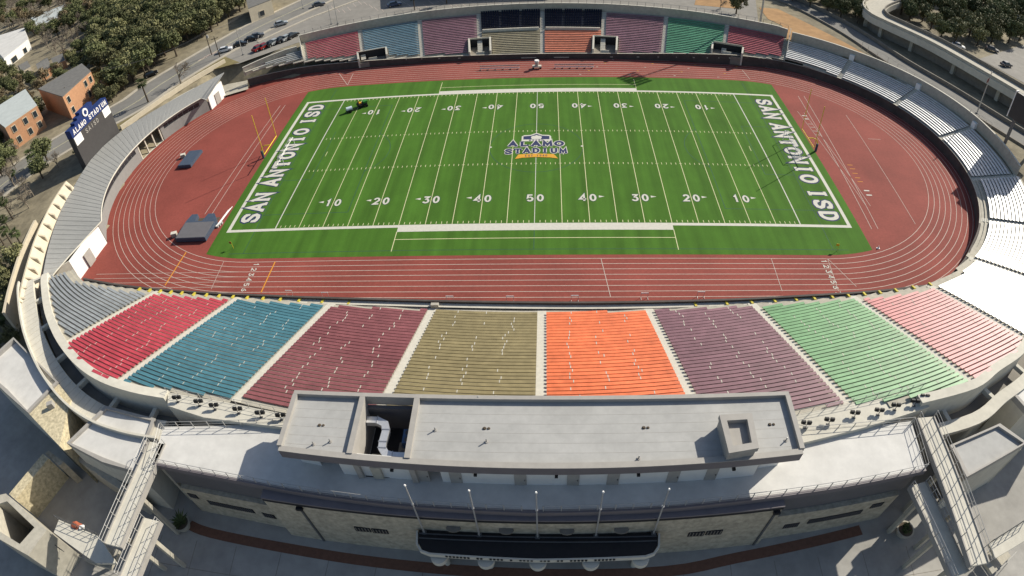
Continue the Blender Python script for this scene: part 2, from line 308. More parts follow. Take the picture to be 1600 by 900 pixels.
# ================================================================ lettering made of strokes
def arc(cx, cy, rx, ry, a0, a1, n=10): return [(cx + rx * cos(rad(a0 + (a1 - a0) * i / n)), cy + ry * sin(rad(a0 + (a1 - a0) * i / n))) for i in range(n + 1)]
sp = [(.90, .70)] + arc(.5, .72, .36, .20, 20, 180, 8)[0:] + arc(.5, .29, .38, .21, 110, -180, 12)[0:]
SPTS = [(.86, .74), (.74, .88), (.5, .92), (.26, .87), (.16, .73), (.24, .59), (.5, .51), (.76, .42), (.85, .27), (.74, .12), (.5, .07), (.24, .12), (.13, .27)]
GL = {
 'A': ([[(.12, .02), (.5, .96), (.88, .02)], [(.28, .34), (.72, .34)]], [[(-.04, .05), (.30, .05)], [(.70, .05), (1.04, .05)]]),
 'N': ([[(.16, .02), (.16, .95), (.84, .05), (.84, .98)]], [[(0, .05), (.34, .05)], [(-.02, .95), (.2, .95)], [(.66, .95), (1.02, .95)]]),
 'S': ([SPTS], [[(.86, .62), (.86, .92)], [(.13, .08), (.13, .38)]]),
 'T': ([[(.5, .02), (.5, .98)], [(.02, .92), (.98, .92)]], [[(.3, .05), (.7, .05)], [(.06, .96), (.06, .68)], [(.94, .96), (.94, .68)]]),
 'O': ([arc(.5, .5, .38, .42, 0, 360, 22)], []),
 'I': ([[(.5, .02), (.5, .98)]], [[(.26, .05), (.74, .05)], [(.26, .95), (.74, .95)]]),
 'D': ([[(.2, .02), (.2, .98)], [(.1, .92)] + arc(.45, .5, .40, .42, 90, -90, 12) + [(.1, .08)]], []),
 'L': ([[(.25, .98), (.25, .02)], [(.1, .08), (.9, .08)]], [[(.06, .95), (.46, .95)], [(.88, .04), (.88, .32)]]),
 'M': ([[(.12, .02), (.16, .95), (.5, .25), (.84, .95), (.88, .02)]], [[(-.04, .05), (.28, .05)], [(.72, .05), (1.04, .05)]]),
 'U': ([[(.2, .98)] + arc(.5, .38, .3, .31, 180, 360, 10) + [(.8, .98)]], [[(.04, .95), (.36, .95)], [(.64, .95), (.96, .95)]]),
 'E': ([[(.2, .02), (.2, .98)], [(.1, .93), (.85, .93)], [(.2, .5), (.68, .5)], [(.1, .07), (.88, .07)]], []),
 '0': ([arc(.5, .5, .33, .42, 0, 360, 20)], []), '1': ([[(.25, .74), (.5, .94), (.5, .02)]], []),
 '2': ([arc(.5, .68, .33, .25, 170, -20, 9) + [(.16, .09), (.9, .09)]], []), '3': ([[(.16, .9), (.8, .9), (.46, .58)] + arc(.46, .32, .36, .25, 80, -160, 10)], []),
 '4': ([[(.68, .02), (.68, .95), (.1, .3), (.95, .3)]], []), '5': ([[(.82, .92), (.26, .92), (.2, .52)] + arc(.48, .34, .36, .26, 110, -150, 10)], []),
 '6': ([[(.74, .92), (.3, .55)] + arc(.5, .3, .32, .23, 150, -210, 14)], []), '7': ([[(.12, .91), (.88, .91), (.4, .02)]], []), '9': ([arc(.5, .68, .32, .24, 0, 360, 14), [(.8, .62), (.45, .02)]], []),
}
LZ = [0.0]
def glyph(name, ch, org, ex, ey, m, parent, stroke, outline=None, om='navy', z0=0.012, serif=True, vertical=None):
    mains, sers = GL[ch]; res = []
    for lay, (wd, mm) in enumerate(([(stroke + outline, om)] if outline else []) + [(stroke, m)]):
        mb = MB(); k = 0
        for st in mains + (sers if serif else []):
            closed = len(st) > 3 and math.hypot(st[0][0] - st[-1][0], st[0][1] - st[-1][1]) < 1e-6
            pts = [(org[0] + ex[0] * a + ey[0] * b, org[1] + ex[1] * a + ey[1] * b) for a, b in (st[:-1] if closed else st)]
            z = z0 + 0.016 * lay + 0.0012 * k; k += 1; w2 = wd * (0.72 if st in sers else 1.0)
            L, R_ = band(pts, w2, z, closed)
            if outline and lay == 0 and not closed:   # extend the outline past stroke ends
                pass
            if vertical: 
                L = [vertical(p) for p in L]; R_ = [vertical(p) for p in R_]
            mb.strip(R_, L)
        res.append(mb.build(name if lay or not outline else name + '_outline', mm, parent, normals=False))
    return res

# ================================================================ turf and football markings
inner = []
for sx, sy in ((1, -1), (1, 1), (-1, 1), (-1, -1)):
    cor = [(57.2, math.sqrt(32.35**2 - (57.2 - XC)**2))] + [(XC + 32.35 * cos(rad(a)), 32.35 * sin(rad(a))) for a in (74, 77, 80, 83, 86, 90)]
    cor = [(sx * x, sy * y) for x, y in cor]
    inner += cor[::-1] if sx * sy < 0 else cor
turf = struct(MB().poly([(x, y, 0.006) for x, y in inner]).build('turf_field', 'turf'))
if turf.data.polygons[0].normal.z < 0: turf.data.flip_normals()
Yd = 0.9144; SY = 24.384
def rect(name, x0, y0, x1, y1, m, z=0.012): return MB().poly([(x0, y0, z), (x1, y0, z), (x1, y1, z), (x0, y1, z)]).build(name, m, turf, normals=False)
EL = 54.864; bw = 0.68
rect('sideline_border', -EL - bw, -SY - bw, EL + bw, -SY, 'linewhite'); rect('sideline_border', -EL - bw, SY, EL + bw, SY + bw, 'linewhite')
rect('end_border', -EL - bw, -SY, -EL, SY, 'linewhite'); rect('end_border', EL, -SY, EL + bw, SY, 'linewhite')
for s in (-1, 1): rect('team_box', -22.86, s * (SY + bw) if s > 0 else -SY - 1.83, 22.86, SY + 1.83 if s > 0 else -SY - bw, 'linewhite', 0.0125)
for s in (-1, 1):
    for x in (-22.86, 22.86): rect('coach_line', x - .06, min(s * (SY + 1.83), s * 31.2), x + .06, max(s * (SY + 1.83), s * 31.2), 'lineyellow')
    rect('coach_line', -22.8, s * 28.2 - .06, 22.8, s * 28.2 + .06, 'lineyellow')
for i in range(0, 101, 5):
    x = (i - 50) * Yd; g_ = i in (0, 100)
    rect('yard_line', x - (.10 if g_ else .055), -SY, x + (.10 if g_ else .055), SY, 'linewhite' if g_ or i == 50 else 'lineyellow', 0.013)
for nm, y in (('sideline_tick', -SY + .45), ('sideline_tick', SY - .45), ('hash_mark', -6.2), ('hash_mark', 6.2)):
    for i in range(1, 100):
        if i % 5: rect(nm, (i - 50) * Yd - .05, y - .32, (i - 50) * Yd + .05, y + .32, 'lineyellow')
        elif nm == 'hash_mark' : rect(nm, (i - 50) * Yd - .3, y - .05, (i - 50) * Yd + .3, y + .05, 'lineyellow', 0.0165)
for s in (-1, 1): rect('try_mark', s * (45.72 - 2.74) - .05, -.9, s * (45.72 - 2.74) + .05, .9, 'lineyellow')
for x, t in [(-36.576, '10'), (-27.432, '20'), (-18.288, '30'), (-9.144, '40'), (0, '50'), (9.144, '40'), (18.288, '30'), (27.432, '20'), (36.576, '10')]:
    for s in (1, -1):
        hh, ww = 2.05, 1.30
        for j, ch in enumerate(t):
            dx = (-1.52 + j * 1.78) * s
            glyph('yard_numeral', ch, (x + dx, s * -18.35), (ww * s, 0), (0, hh * s), 'linewhite', turf, 0.36, 0.22, 'lineblue', 0.018, serif=False)
        if x:
            sg = 1 if x > 0 else -1; bx = x + sg * 1.95; y = s * -17.0
            MB().poly([(bx, y - .3, .02), (bx + sg * 1.0, y, .02), (bx, y + .3, .02)]).build('direction_arrow', 'linewhite', turf)
txt = 'SAN ANTONIO ISD'
for s in (-1, 1):                       # end zone lettering, tops outward
    step = 45.6 / 13.75; j = -1.0
    for ch in txt:
        if ch == ' ': j += .45; continue
        j += 1.0; hh = 3.6; ww = 2.72
        if s < 0: org = (-50.25, -22.4 + j * step); ex = (0, ww); ey = (-hh, 0)
        else: org = (50.45, 22.4 - j * step); ex = (0, -ww); ey = (hh, 0)
        glyph('end_zone_letter', ch, org, ex, ey, 'linewhite', turf, 0.78, 0.55, 'navy', 0.018)
# faint soccer lines
for pts in ([(-33.0, -20.3), (-50.3, -20.3)], [(-33.0, -20.3), (-33.0, 20.3)], [(-33, 20.3), (-50.3, 20.3)], [(33, -20.3), (33, 20.3)], [(33, -20.3), (50.3, -20.3)], [(33, 20.3), (50.3, 20.3)], [(-52.5, -31.0), (52.5, -31.0)], [(0, -31), (0, -26.3)],
            [(-49.6, -31), (-49.6, 31)], [(49.6, -31), (49.6, 31)], [(-43.5, -9.2), (-43.5, 9.2)], [(43.5, -9.2), (43.5, 9.2)], [(-43.5, -9.2), (-49.6, -9.2)], [(43.5, -9.2), (49.6, -9.2)], [(43.5, 9.2), (49.6, 9.2)]):
    line('soccer_line', pts, 0.12, 'lineblue', turf, 0.010)
line('soccer_circle', arc(0, 0, 9.15, 9.15, 0, 360, 48)[:-1], 0.12, 'lineblue', turf, 0.0101, closed=True)
line('soccer_arc', arc(-38.6, 0, 9.15, 9.15, -52, 52, 16), 0.12, 'lineblue', turf, 0.0102); line('soccer_arc', arc(38.6, 0, 9.15, 9.15, 128, 232, 16), 0.12, 'lineblue', turf, 0.0102)
for sx in (-1, 1): MB().poly([(sx * 8.95 + .25 * cos(a * PI / 4), .25 * sin(a * PI / 4), .02) for a in range(8)]).build('spot_mark', 'linewhite', turf)
# midfield logo
def lp(name, pts, m, z): 
    o = MB().poly([(x, y, z) for x, y in pts]).build(name, m, turf)
    if o.data.polygons[0].normal.z < 0: o.data.flip_normals()
    return o
lp('logo_backing', [(-2.95, 2.05), (-2.95, 4.0), (-2.5, 4.45), (-1.2, 4.55), (0, 5.35), (1.2, 4.55), (2.5, 4.45), (2.95, 4.0), (2.95, 2.05)], 'linewhite', 0.016)
lp('logo_crest', [(-2.6, 2.75), (2.6, 2.75), (2.6, 4.0), (1.1, 4.2), (0, 4.95), (-1.1, 4.2), (-2.6, 4.0)], 'navy', 0.026)
lp('logo_crest_mark', [(-.9, 2.85), (.9, 2.85), (1.1, 3.7), (.75, 4.15), (.3, 4.2), (0, 4.5), (-.3, 4.2), (-.75, 4.15), (-1.1, 3.7)], 'linewhite', 0.030)
lp('logo_banner', [(-4.0, -4.6), (-3.4, -3.0), (0, -2.75), (3.4, -3.0), (4.2, -4.6), (2.6, -4.2), (0, -4.0), (-2.6, -4.2)], 'gold', 0.066)
for j, ch in enumerate('ALAMO'): glyph('logo_letter', ch, (-5.55 + j * 2.28, .15), (1.85, 0), (0, 1.75), 'navy', turf, .54, .36, 'linewhite', z0=0.020)
for j, ch in enumerate('STADIUM'): glyph('logo_letter', ch, (-6.05 + j * 1.76, -2.45 - .05 * abs(j - 3)**1.9 * .6), (1.42, 0), (0, 1.75), 'navy', turf, .44, .32, 'linewhite', z0=0.042)
for j, ch in enumerate('EST 1940'):
    if ch != ' ': glyph('logo_letter', ch, (-2.1 + j * .55, -3.85), (.42, 0), (0, .7), 'navy', turf, .1, None, z0=0.072, serif=False)
for j, ch in enumerate('SAISD'): glyph('logo_letter', ch, (-1.5 + j * .62, 2.2), (.46, 0), (0, .42), 'navy', turf, .09, None, z0=0.034, serif=False)
for x0 in (-46.9, 45.9):
    for i in range(7): glyph('lane_numeral', '1234567'[i], (x0 + .45, -33.45 - 1.2 * i - .05), (0, -.8), (-1.0 if False else .001, 0) if False else (1.0, 0), 'linewhite', track, .17, None, z0=0.03, serif=False)
# ================================================================ grandstands
NB = [(rp(x, y)[0], rp(x, y)[1] / T) for x, y in [(-84, -42.5), (-81.8, -45.5), (-76.6, -51), (-72.1, -55.2), (-65.8, -60.1), (-59.1, -64.2), (-53.2, -66.6), (-50.2, -67.0), (-42, -67.2), (-33.1, -67.6), (-24.5, -68.2), (-24, -69.2), (0, -69.3), (25.9, -69.2), (26.4, -68.4), (36.1, -68.4), (45, -68.2), (52.9, -67.3), (58.2, -64.8), (64.6, -61.9), (70, -57.5)]]
NB = sorted(NB); KBT = NB + [(-54, 36), (-53.7, 31), (-34, 30), (-33.7, 25), (-14.3, 25), (-14, 23.5), (7, 23.5), (67.7, 22), (68.0, 24.3), (111.4, 24.3), (111.8, 20), (140, 16)]
KBT = sorted(KBT)
kF = lambda p: itab(KF, p); kB = lambda p: itab(KBT, p)
def arcs(k, p0, p1, mf=0.0, mb=0.0, n=None, side=None):   # inside runs of row k between directions p0..p1
    n = n or max(10, int(abs(p1 - p0) / 0.35)); runs = []; cur = []
    for i in range(n + 1):
        p = p0 + (p1 - p0) * i / n
        if kF(p) + mf <= k <= kB(p) - mb: cur.append(p)
        else:
            if len(cur) > 1: runs.append((cur[0], cur[-1]))
            cur = []
    if len(cur) > 1: runs.append((cur[0], cur[-1]))
    return runs
def samp(a, b, per=1.6, r=60.0):
    n = max(2, int(abs(b - a) / per) + 1); return [a + (b - a) * i / n for i in range(n + 1)]
AW = 0.62                                # half aisle width, metres
def adeg(phi, k): return math.degrees(AW / ((R0 if abs(abs(phi) - 90) <= PM else RE) + k * T))
STANDS = []
VOM = [(103.9, 106.4, 0, 9), (94.4, 96.2, -1, 8), (82.9, 84.9, -1, 8), (71.6, 74.2, 0, 10)]
def grandstand(name, label, p0, p1, kmax=50, steps_gap=()):
    t = thing(name, label, 'grandstand', opt((p0 + p1) / 2, 10) + (0,))
    mb = MB(); k0 = int(math.floor(min(kF(p0 + (p1 - p0) * i / 40) for i in range(41)))); k1 = int(max(kB(p0 + (p1 - p0) * i / 80) for i in range(81))) + 1
    for k in range(k0, min(k1, kmax) + 1):
        runs = arcs(k, p0, p1, .35, -0.2, n=int(abs(p1 - p0) / .2))
        for ha, hb, hk0, hk1 in (VOM if p0 > 60 else ()):
            ns_ = []
            for a, b in runs:
                if ha > a and ha < b and k <= hk1: ns_ += [(a, ha), (hb, b)] if hb < b else [(a, ha)]
                else: ns_.append((a, b))
            runs = ns_
        for a, b in runs:
            ps = samp(a, b); inn = [opt(p, (k - .5) * T) for p in ps]; out = [opt(p, (k + .5) * T) for p in ps]; zz = [zrow(k, p) for p in ps]; zl = [zrow(k - 1, p) - .02 for p in ps]
            mb.strip([(x, y, z) for (x, y), z in zip(inn, zl)], [(x, y, z) for (x, y), z in zip(inn, zz)])
            mb.strip([(x, y, z) for (x, y), z in zip(inn, zz)], [(x, y, z) for (x, y), z in zip(out, zz)])
    mb.build('terrace_steps', 'concrete', t, normals=False); STANDS.append(t); return t
def aisle(stand, phi, kmax=None, kmin=None):
    a = kF(phi) + 0.6 if kmin is None else kmin; b = kB(phi) if kmax is None else kmax; mb = MB(); c, s = cos(rad(phi)), sin(rad(phi))
    k = math.ceil(a)
    while k <= b - .3:
        for h, zz in ((0.0, 0.004), (0.5, RI / 2)):
            q = [opt(phi, (k + h - .5) * T), opt(phi, (k + .5 + (.0 if h else .0)) * T)]
            P = [(q[0][0] - s * AW, q[0][1] + c * AW), (q[0][0] + s * AW, q[0][1] - c * AW), (q[1][0] + s * AW, q[1][1] - c * AW), (q[1][0] - s * AW, q[1][1] + c * AW)]
            z = zrow(k, phi); mb.prism(P, z - .05, z + zz + .003 * (1 + h))
        k += 1
    return mb.build('aisle_steps', 'aisle', stand)
SEC = []
def section(label, m, p0, p1, mf=2.6, mb_=0.6, kmin=None, kmax=None, joints=3, gap=None, name='bench_section', hole=(), cat='benches', group=None, jw=.16):
    t = thing(name, label, cat, opt((p0 + p1) / 2, 12) + (0,), group); jm = MB(); rows = 0
    lo = int(math.ceil(min(kF(p0 + (p1 - p0) * i / 30) for i in range(31)) + mf)) if kmin is None else kmin
    hi = int(max(kB(p0 + (p1 - p0) * i / 60) for i in range(61))) if kmax is None else kmax
    joff = 0.0
    for k in range(lo, hi + 1):
        e0, e1 = adeg(p0, k), adeg(p1, k)
        segs = arcs(k, p0 + e0 * math.copysign(1, p1 - p0), p1 - e1 * math.copysign(1, p1 - p0), mf if kmin is None else -99, mb_)
        for hp0, hp1, hk0, hk1 in hole:   # openings
            if hk0 <= k <= hk1:
                ns = []
                for a, b in segs:
                    lo_, hi_ = min(a, b), max(a, b)
                    if hp0 > lo_: ns.append((lo_, min(hi_, hp0)))
                    if hp1 < hi_: ns.append((max(lo_, hp1), hi_))
                segs = [s for s in ns if s[1] - s[0] > .3]
        for a, b in segs:
            Rr = (R0 if abs(abs((a + b) / 2) - 90) <= PM else RE) + k * T
            if rad(abs(b - a)) * Rr < 0.8: continue
            ps = samp(a, b, 1.2 if Rr > 100 else 2.5); rings = []
            for p in ps:
                z = zrow(k, p) + .40; r = k * T
                hw_ = .05 if m == 'b_white' else 0.0
                pr = [(r - .21 - hw_, z - .15), (r - .21 - hw_, z), (r + .23 + hw_, z + .012), (r + .23 + hw_, z - .11), (r + .19, z - .11), (r + .17, z - .05), (r - .16, z - .05), (r - .17, z - .15)]
                rings.append([opt(p, q[0]) + (q[1],) for q in pr])
            MB().sweep(rings).build('bench', m, t, normals=False); rows += 1
            mb2 = MB()
            if joints and rng.random() < 0.72:
                if k % 9 == 0: joff = rng.uniform(-.06, .06)
                for j in range(1, joints + 1):
                    if rng.random() < 0.24: continue
                    f = j / (joints + 1) + joff + rng.uniform(-.022, .022); pp = p0 + (p1 - p0) * f
                    if not (min(a, b) + .2 < pp < max(a, b) - .2): continue
                    z = zrow(k, pp) + .40; d = math.degrees(jw / 2 / Rr); P = [opt(pp - d, k * T - .19), opt(pp + d, k * T - .19), opt(pp + d, k * T + .22), opt(pp - d, k * T + .22)]
                    jm.prism(P, z - .01, z + .022)
    if jm.V: tag(jm.build('joint_plates', 'concretepale', t), kind='stuff')
    SEC.append(t); return t

# near stand, below the press box
ns = grandstand('grandstand', 'stepped concrete grandstand below the flat-roofed press box building', -127.2, -68.9)
NA = [-110.3, -105.6, -100.4, -95.0, -89.5, -84.2, -78.9, -73.6, -68.9]
for p in NA[:-1]: aisle(ns, p)
cols = [('b_red', 'bright red'), ('b_teal', 'teal'), ('b_maroon', 'maroon'), ('b_olive', 'olive tan'), ('b_orange', 'bright orange'), ('b_purple', 'dusty purple'), ('b_green', 'light green'), ('b_pink', 'salmon pink')]
nb = ['between the bare grey rows and the teal block', 'between the red and maroon blocks', 'between the teal and olive blocks', 'x', 'in the press box stand beside the olive block', 'between the orange and light green blocks', 'between the dusty purple and pink blocks', 'beside the bare white metal rows']
section('grey bench rows curving at the end of the press box stand beside the metal-roofed building', 'b_grey', -127.2, NA[0], mf=2.2, mb_=1.9, joints=0)
for i, (m, c) in enumerate(cols): section('%s bench rows %s' % (c, nb[i]) if i != 3 else 'olive tan bench rows between the maroon and orange blocks', m, NA[i], NA[i + 1], joints=3, mf=2.6 if i != 7 else 3.0, jw=.08 if i < 2 else .11)
# far stand
fs = grandstand('grandstand', 'stepped concrete grandstand with coloured benches and tunnel openings in front of the parking lot', 67.9, 111.6)
FA = [111.2, 106.0, 100.6, 95.3, 89.6, 84.1, 78.6, 73.2, 67.9]
for p in FA[:-1]: aisle(fs, p)
es = grandstand('grandstand', 'curved concrete stand carrying bare white metal benches round the end of the track', -68.9, 67.9)
gs = grandstand('grandstand', 'low concrete stand carrying grey benches next to the white end wall of the metal-roofed building', 111.6, 128)
hv = [(a - .25, b + .25, k0, k1) for a, b, k0, k1 in VOM]
fc = [('b_crimson', 'crimson bench rows next to the low grey stand, opposite the press box'), ('b_blue', 'steel blue bench rows opposite the press box'), ('b_mauve', 'mauve bench rows between the steel blue and olive blocks opposite the press box'), ('b_olivepale', 'pale olive bench rows below the navy seats opposite the press box'),
      ('b_orangepale', 'pale orange bench rows below the navy seats opposite the press box'), ('b_mauve', 'mauve bench rows between the orange and sea green blocks opposite the press box'), ('b_aqua', 'sea green bench rows opposite the press box, crossed by a thin pole shadow'), ('b_crimson', 'crimson bench rows next to the white metal benches, opposite the press box')]
for i, (m, lab) in enumerate(fc):
    section(lab, m, FA[i + 1], FA[i], mf=1.6, mb_=0.5, joints=0, hole=hv, kmax=12 if i in (3, 4) else None)
for i in (3, 4):
    t = section('navy individual seats in rows above the %s benches opposite the press box' % ('olive' if i == 3 else 'orange'), 'b_navy', FA[i + 1], FA[i], mf=-99, mb_=-1.5, kmin=14, kmax=24, joints=0, name='seat_section', cat='seats')
    mb = MB()
    for k in range(14, 25):
        a0, a1 = FA[i + 1] + adeg(90, k), FA[i] - adeg(90, k); n = 26
        for j in range(n):
            p = a0 + (a1 - a0) * (j + .5) / n
            if j in (8, 17): continue
            x, y = opt(p, k * T + .22); mb.box((x, y, zrow(k, p) + .40), (.46, .08, .5), rad(p - 90))
    tag(mb.build('seat_backs', 'b_navy', t), kind='stuff')
    MB().prism([opt(FA[i + 1] + .3, 12.6 * T), opt(FA[i] - .3, 12.6 * T), opt(FA[i] - .3, 13.1 * T), opt(FA[i + 1] + .3, 13.1 * T)], 3.2, zrow(13, 90) + .9).build('front_rail_wall', 'concretepale', t)
section('grey bench rows of the low stand beside the white end wall of the metal-roofed building', 'b_grey', FA[0], 128, mf=1.0, mb_=.8, joints=0)
EA = [67.9, 49.4, 27.9, 7.2, -14.2, -34.0, -54.0, -68.9]
elab = ['beside the crimson block', 'second block from the crimson benches', 'third block from the crimson benches', 'half under the board shadow', 'at the widest bend', 'gleaming, two blocks from the pink benches', 'gleaming, next to the pink benches']
for i in range(7): section('bare white metal bench rows, ' + elab[i], 'b_white', EA[i + 1], EA[i], mf=.9 if i < 4 else 2.2, mb_=.9, joints=0)
for p in EA[1:]: 
    mb = aisle(es, p)
    MB().box(opt(p, kB(p) * T + .2) + (zrow(kB(p), p),), (1.1, 1.3, 1.5), rad(p)).build('aisle_head_post', 'whitebright', es) if p > 0 else None
# tunnel openings (vomitories)
for i, (a, b, k0, k1) in enumerate(VOM):
    z1 = zrow(k1, 90) + .95; k0f = kF((a + b) / 2) + .45; zf = itab(HF, (a + b) / 2) - .35
    t = thing('tunnel_entrance', 'dark tunnel opening framed in concrete ' + ['between the crimson and steel blue blocks', 'beside the mauve benches below the navy seats', 'between the orange and mauve blocks', 'between the sea green and crimson blocks'][i], 'tunnel entrance', opt((a + b) / 2, k0f * T) + (1,), 'tunnel openings in the stand opposite the press box')
    for nm, q0, q1 in (('side_wall', a - .14, a + .02), ('side_wall', b - .02, b + .14)):
        P = [opt(q0, k0f * T), opt(q1, k0f * T), opt(q1, (k1 + .5) * T), opt(q0, (k1 + .5) * T)]
        MB().prism(P, 0.3, [zf + 1.3, zf + 1.3, z1, z1]).build(nm, 'concretepale', t)
    MB().prism([opt(a, (k1 + .1) * T), opt(b, (k1 + .1) * T), opt(b, (k1 + .5) * T), opt(a, (k1 + .5) * T)], zf + 2.2, z1).build('lintel', 'concrete', t)
    MB().prism([opt(a, (k1 + .3) * T), opt(b, (k1 + .3) * T), opt(b, (k1 + .6) * T), opt(a, (k1 + .6) * T)], .3, zf + 2.2).build('painted_dark_interior', 'dark', t)  # black slab stands in for the unlit inside of the tunnel
    MB().prism([opt(a, k0f * T), opt(b, k0f * T), opt(b, (k1 + .3) * T), opt(a, (k1 + .3) * T)], .2, zf).build('tunnel_floor', 'concretedark', t)
    MB().box(opt((a + b) / 2, (k0f + 1.2) * T) + (zf + .02,), (2.2, .12, .75), rad((a + b) / 2 - 90)).build('guard_rail', 'aisle', t)

# wall round the track
t = thing('track_wall', 'dark painted retaining wall with pale cap round the running track', 'wall', (0, -44, 0))
Wi, Wo = offs(W, 0.0), offs(W, 0.22)
n = len(W)
for s in range(0, n - 1, 12):
    e = min(s + 13, n); mb = MB(); rings = [[(Wi[i][0], Wi[i][1], -.1), (Wi[i][0], Wi[i][1], W[i][2] - .08), (Wo[i][0], Wo[i][1], W[i][2] - .08), (Wo[i][0], Wo[i][1], -.1)] for i in range(s, e)]
    mb.sweep(rings).build('wall_panel', 'wallpaint', t)
    a, b = offs(W, -.05), offs(W, .30)
    MB().sweep([[(a[i][0], a[i][1], W[i][2] - .08), (a[i][0], a[i][1], W[i][2]), (b[i][0], b[i][1], W[i][2]), (b[i][0], b[i][1], W[i][2] - .08)] for i in range(s, e)]).build('wall_cap', 'concrete' if W[s][1] > -30 else 'wallpaint', t)
# front walk where the rows start behind the wall
t = thing('front_walk', 'pale concrete walk between the track wall and the first bench rows', 'walkway', (60, -44, 1))
a = offs(W, .22); wdt = [2.6 if (q[1] < -12 and q[0] > 62) else 1.0 for q in W]
b = [offs(W, d)[i] for i, d in enumerate(wdt)]
for s0 in range(0, n - 1, 25):
    I = range(s0, min(s0 + 26, n)); MB().strip([(a[i][0], a[i][1], W[i][2] - .42) for i in I], [(b[i][0], b[i][1], W[i][2] - .42) for i in I]).build('walk_slab', 'concretepale', t, normals=False)
# yellow step edges where straight rows meet the wall
ye = thing('step_edges', 'yellow painted step edges where the bench rows meet the track wall', 'step edges', (-50, -44, 2))
for p0, p1 in ((-112, -96), (-82, -68.5)):
    kk = None; p = p0
    while p < p1:
        k = math.floor(kF(p) + 1.9)
        if kk is not None and k != kk:
            kq = max(k, kk); q = opt(p, (kq - .55) * T); q2 = opt(p, (kq - .55 - 1.0) * T)
            MB().prism([(q[0] - .16, q[1]), (q[0] + .16, q[1]), (q2[0] + .16, q2[1]), (q2[0] - .16, q2[1])], zrow(kq, p) - .3, zrow(kq, p) + .06).build('step_edge', 'nosing', ye)
        kk = k; p += .08

# back walls with fence posts
def backwall(label, p0, p1, dk, z0, h, m='concrete', posts=2.2, cap=True, th=.3):
    t = thing('back_wall', label, 'wall', opt((p0 + p1) / 2, (kB((p0 + p1) / 2) + dk) * T) + (z0,))
    ps = samp(p0, p1, 1.0); rr = lambda p, d: opt(p, (kB(p) + dk) * T + d); zt = lambda p: zrow(kB(p), p) + h
    MB().sweep([[rr(p, 0) + (z0,), rr(p, 0) + (zt(p),), rr(p, th) + (zt(p),), rr(p, th) + (z0,)] for p in ps]).build('wall_body', m, t)
    if cap: MB().sweep([[rr(p, -.06) + (zt(p),), rr(p, -.06) + (zt(p) + .1,), rr(p, th + .06) + (zt(p) + .1,), rr(p, th + .06) + (zt(p),)] for p in ps]).build('wall_cap', 'concretepale', t)
    if posts:
        Rr = (R0 if abs(abs(p0) - 90) <= PM else RE); p = p0; rail = []
        while p <= p1:
            x, y = rr(p, th / 2); z = zt(p); MB().tube((x, y, z - .9), (x, y, z + 1.15), .045, n=5).build('fence_post', 'darksteel', t); p += math.degrees(posts / (Rr + 18))
        MB().path([rr(p, th / 2) + (zt(p) + 1.12,) for p in ps], .03, 4).build('fence_rail', 'steel', t)
    return t
backwall('tall grey back wall with fence posts along the coloured stand opposite the press box', 67.9, 111.4, .5, 4.0, 2.3, posts=2.3)
backwall('back wall of the white metal bench stand beside the clay field', 7.3, 67.5, .6, 4.0, 2.5, posts=0)
backwall('back wall of the white metal bench stand below the curved ramp', -14.0, 7.2, .6, 3.0, 2.5, posts=0)
backwall('outer parapet of the low grey bench stand', 111.8, 127.5, .6, 3.0, 1.3, posts=0)
for p, lab in ((111.4, 'crimson bench block next to the low grey stand'), (67.7, 'crimson bench block next to the white metal benches')):
    k1 = 24.8; P0, P1 = opt(p, 15 * T), opt(p, k1 * T); s = .2 if p > 90 else -.2
    MB().prism([P0, P1, (P1[0] - s, P1[1]), (P0[0] - s, P0[1])], 2, [zrow(15, 90) + .5, zrow(24, 90) + 2, zrow(24, 90) + 2, zrow(15, 90) + .5]).build('x', 'concretepale')
    o = bpy.data.objects['x']; o.name = 'end_wall'; tag(o, 'sloped white end wall of the ' + lab, 'wall')
# back rim of the near stand, both sides of the press box
def rim(label, p0, p1, wd, zf, m='concretepale', zb=3.0):
    ps = samp(p0, p1, .8); t = thing('stand_rim', label, 'wall', opt((p0 + p1) / 2, kB((p0 + p1) / 2) * T) + (zb,))
    MB().sweep([[opt(p, (kB(p) - .35) * T) + (zb,), opt(p, (kB(p) - .35) * T) + (zf(p),), opt(p, (kB(p) - .35) * T + wd) + (zf(p),), opt(p, (kB(p) - .35) * T + wd) + (zb,)] for p in ps]).build('rim_slab', m, t)
    return t
LBX = catmull([(-83.0, -43.6), (-81.6, -45.6), (-76.6, -51.0), (-72.1, -55.2), (-65.8, -60.1), (-59.1, -64.2), (-53.2, -66.6), (-47.5, -67.7), (-42.6, -68.0)], 5)
RBX = catmull([(44.6, -68.6), (52.9, -67.3), (58.2, -64.8), (64.6, -61.9), (70, -57.5), (76, -51)], 5)
for B_, lab in ((LBX, 'pale concrete rim behind the grey, red and teal bench rows'), (RBX, 'pale concrete rim behind the pink bench rows')):
    t = thing('stand_rim', lab, 'wall', B_[0][:2] + (1,)); i_, o_ = offs(B_, -.9), offs(B_, .35); zz = [zrow(rp(*q)[1] / T, rp(*q)[0]) + .15 for q in B_]
    MB().sweep([[(p[0], p[1], z - 1.2), (p[0], p[1], z), (q[0], q[1], z + .1), (q[0], q[1], -1.6)] for p, q, z in zip(i_, o_, zz)]).build('rim_slab', 'concretepale', t)
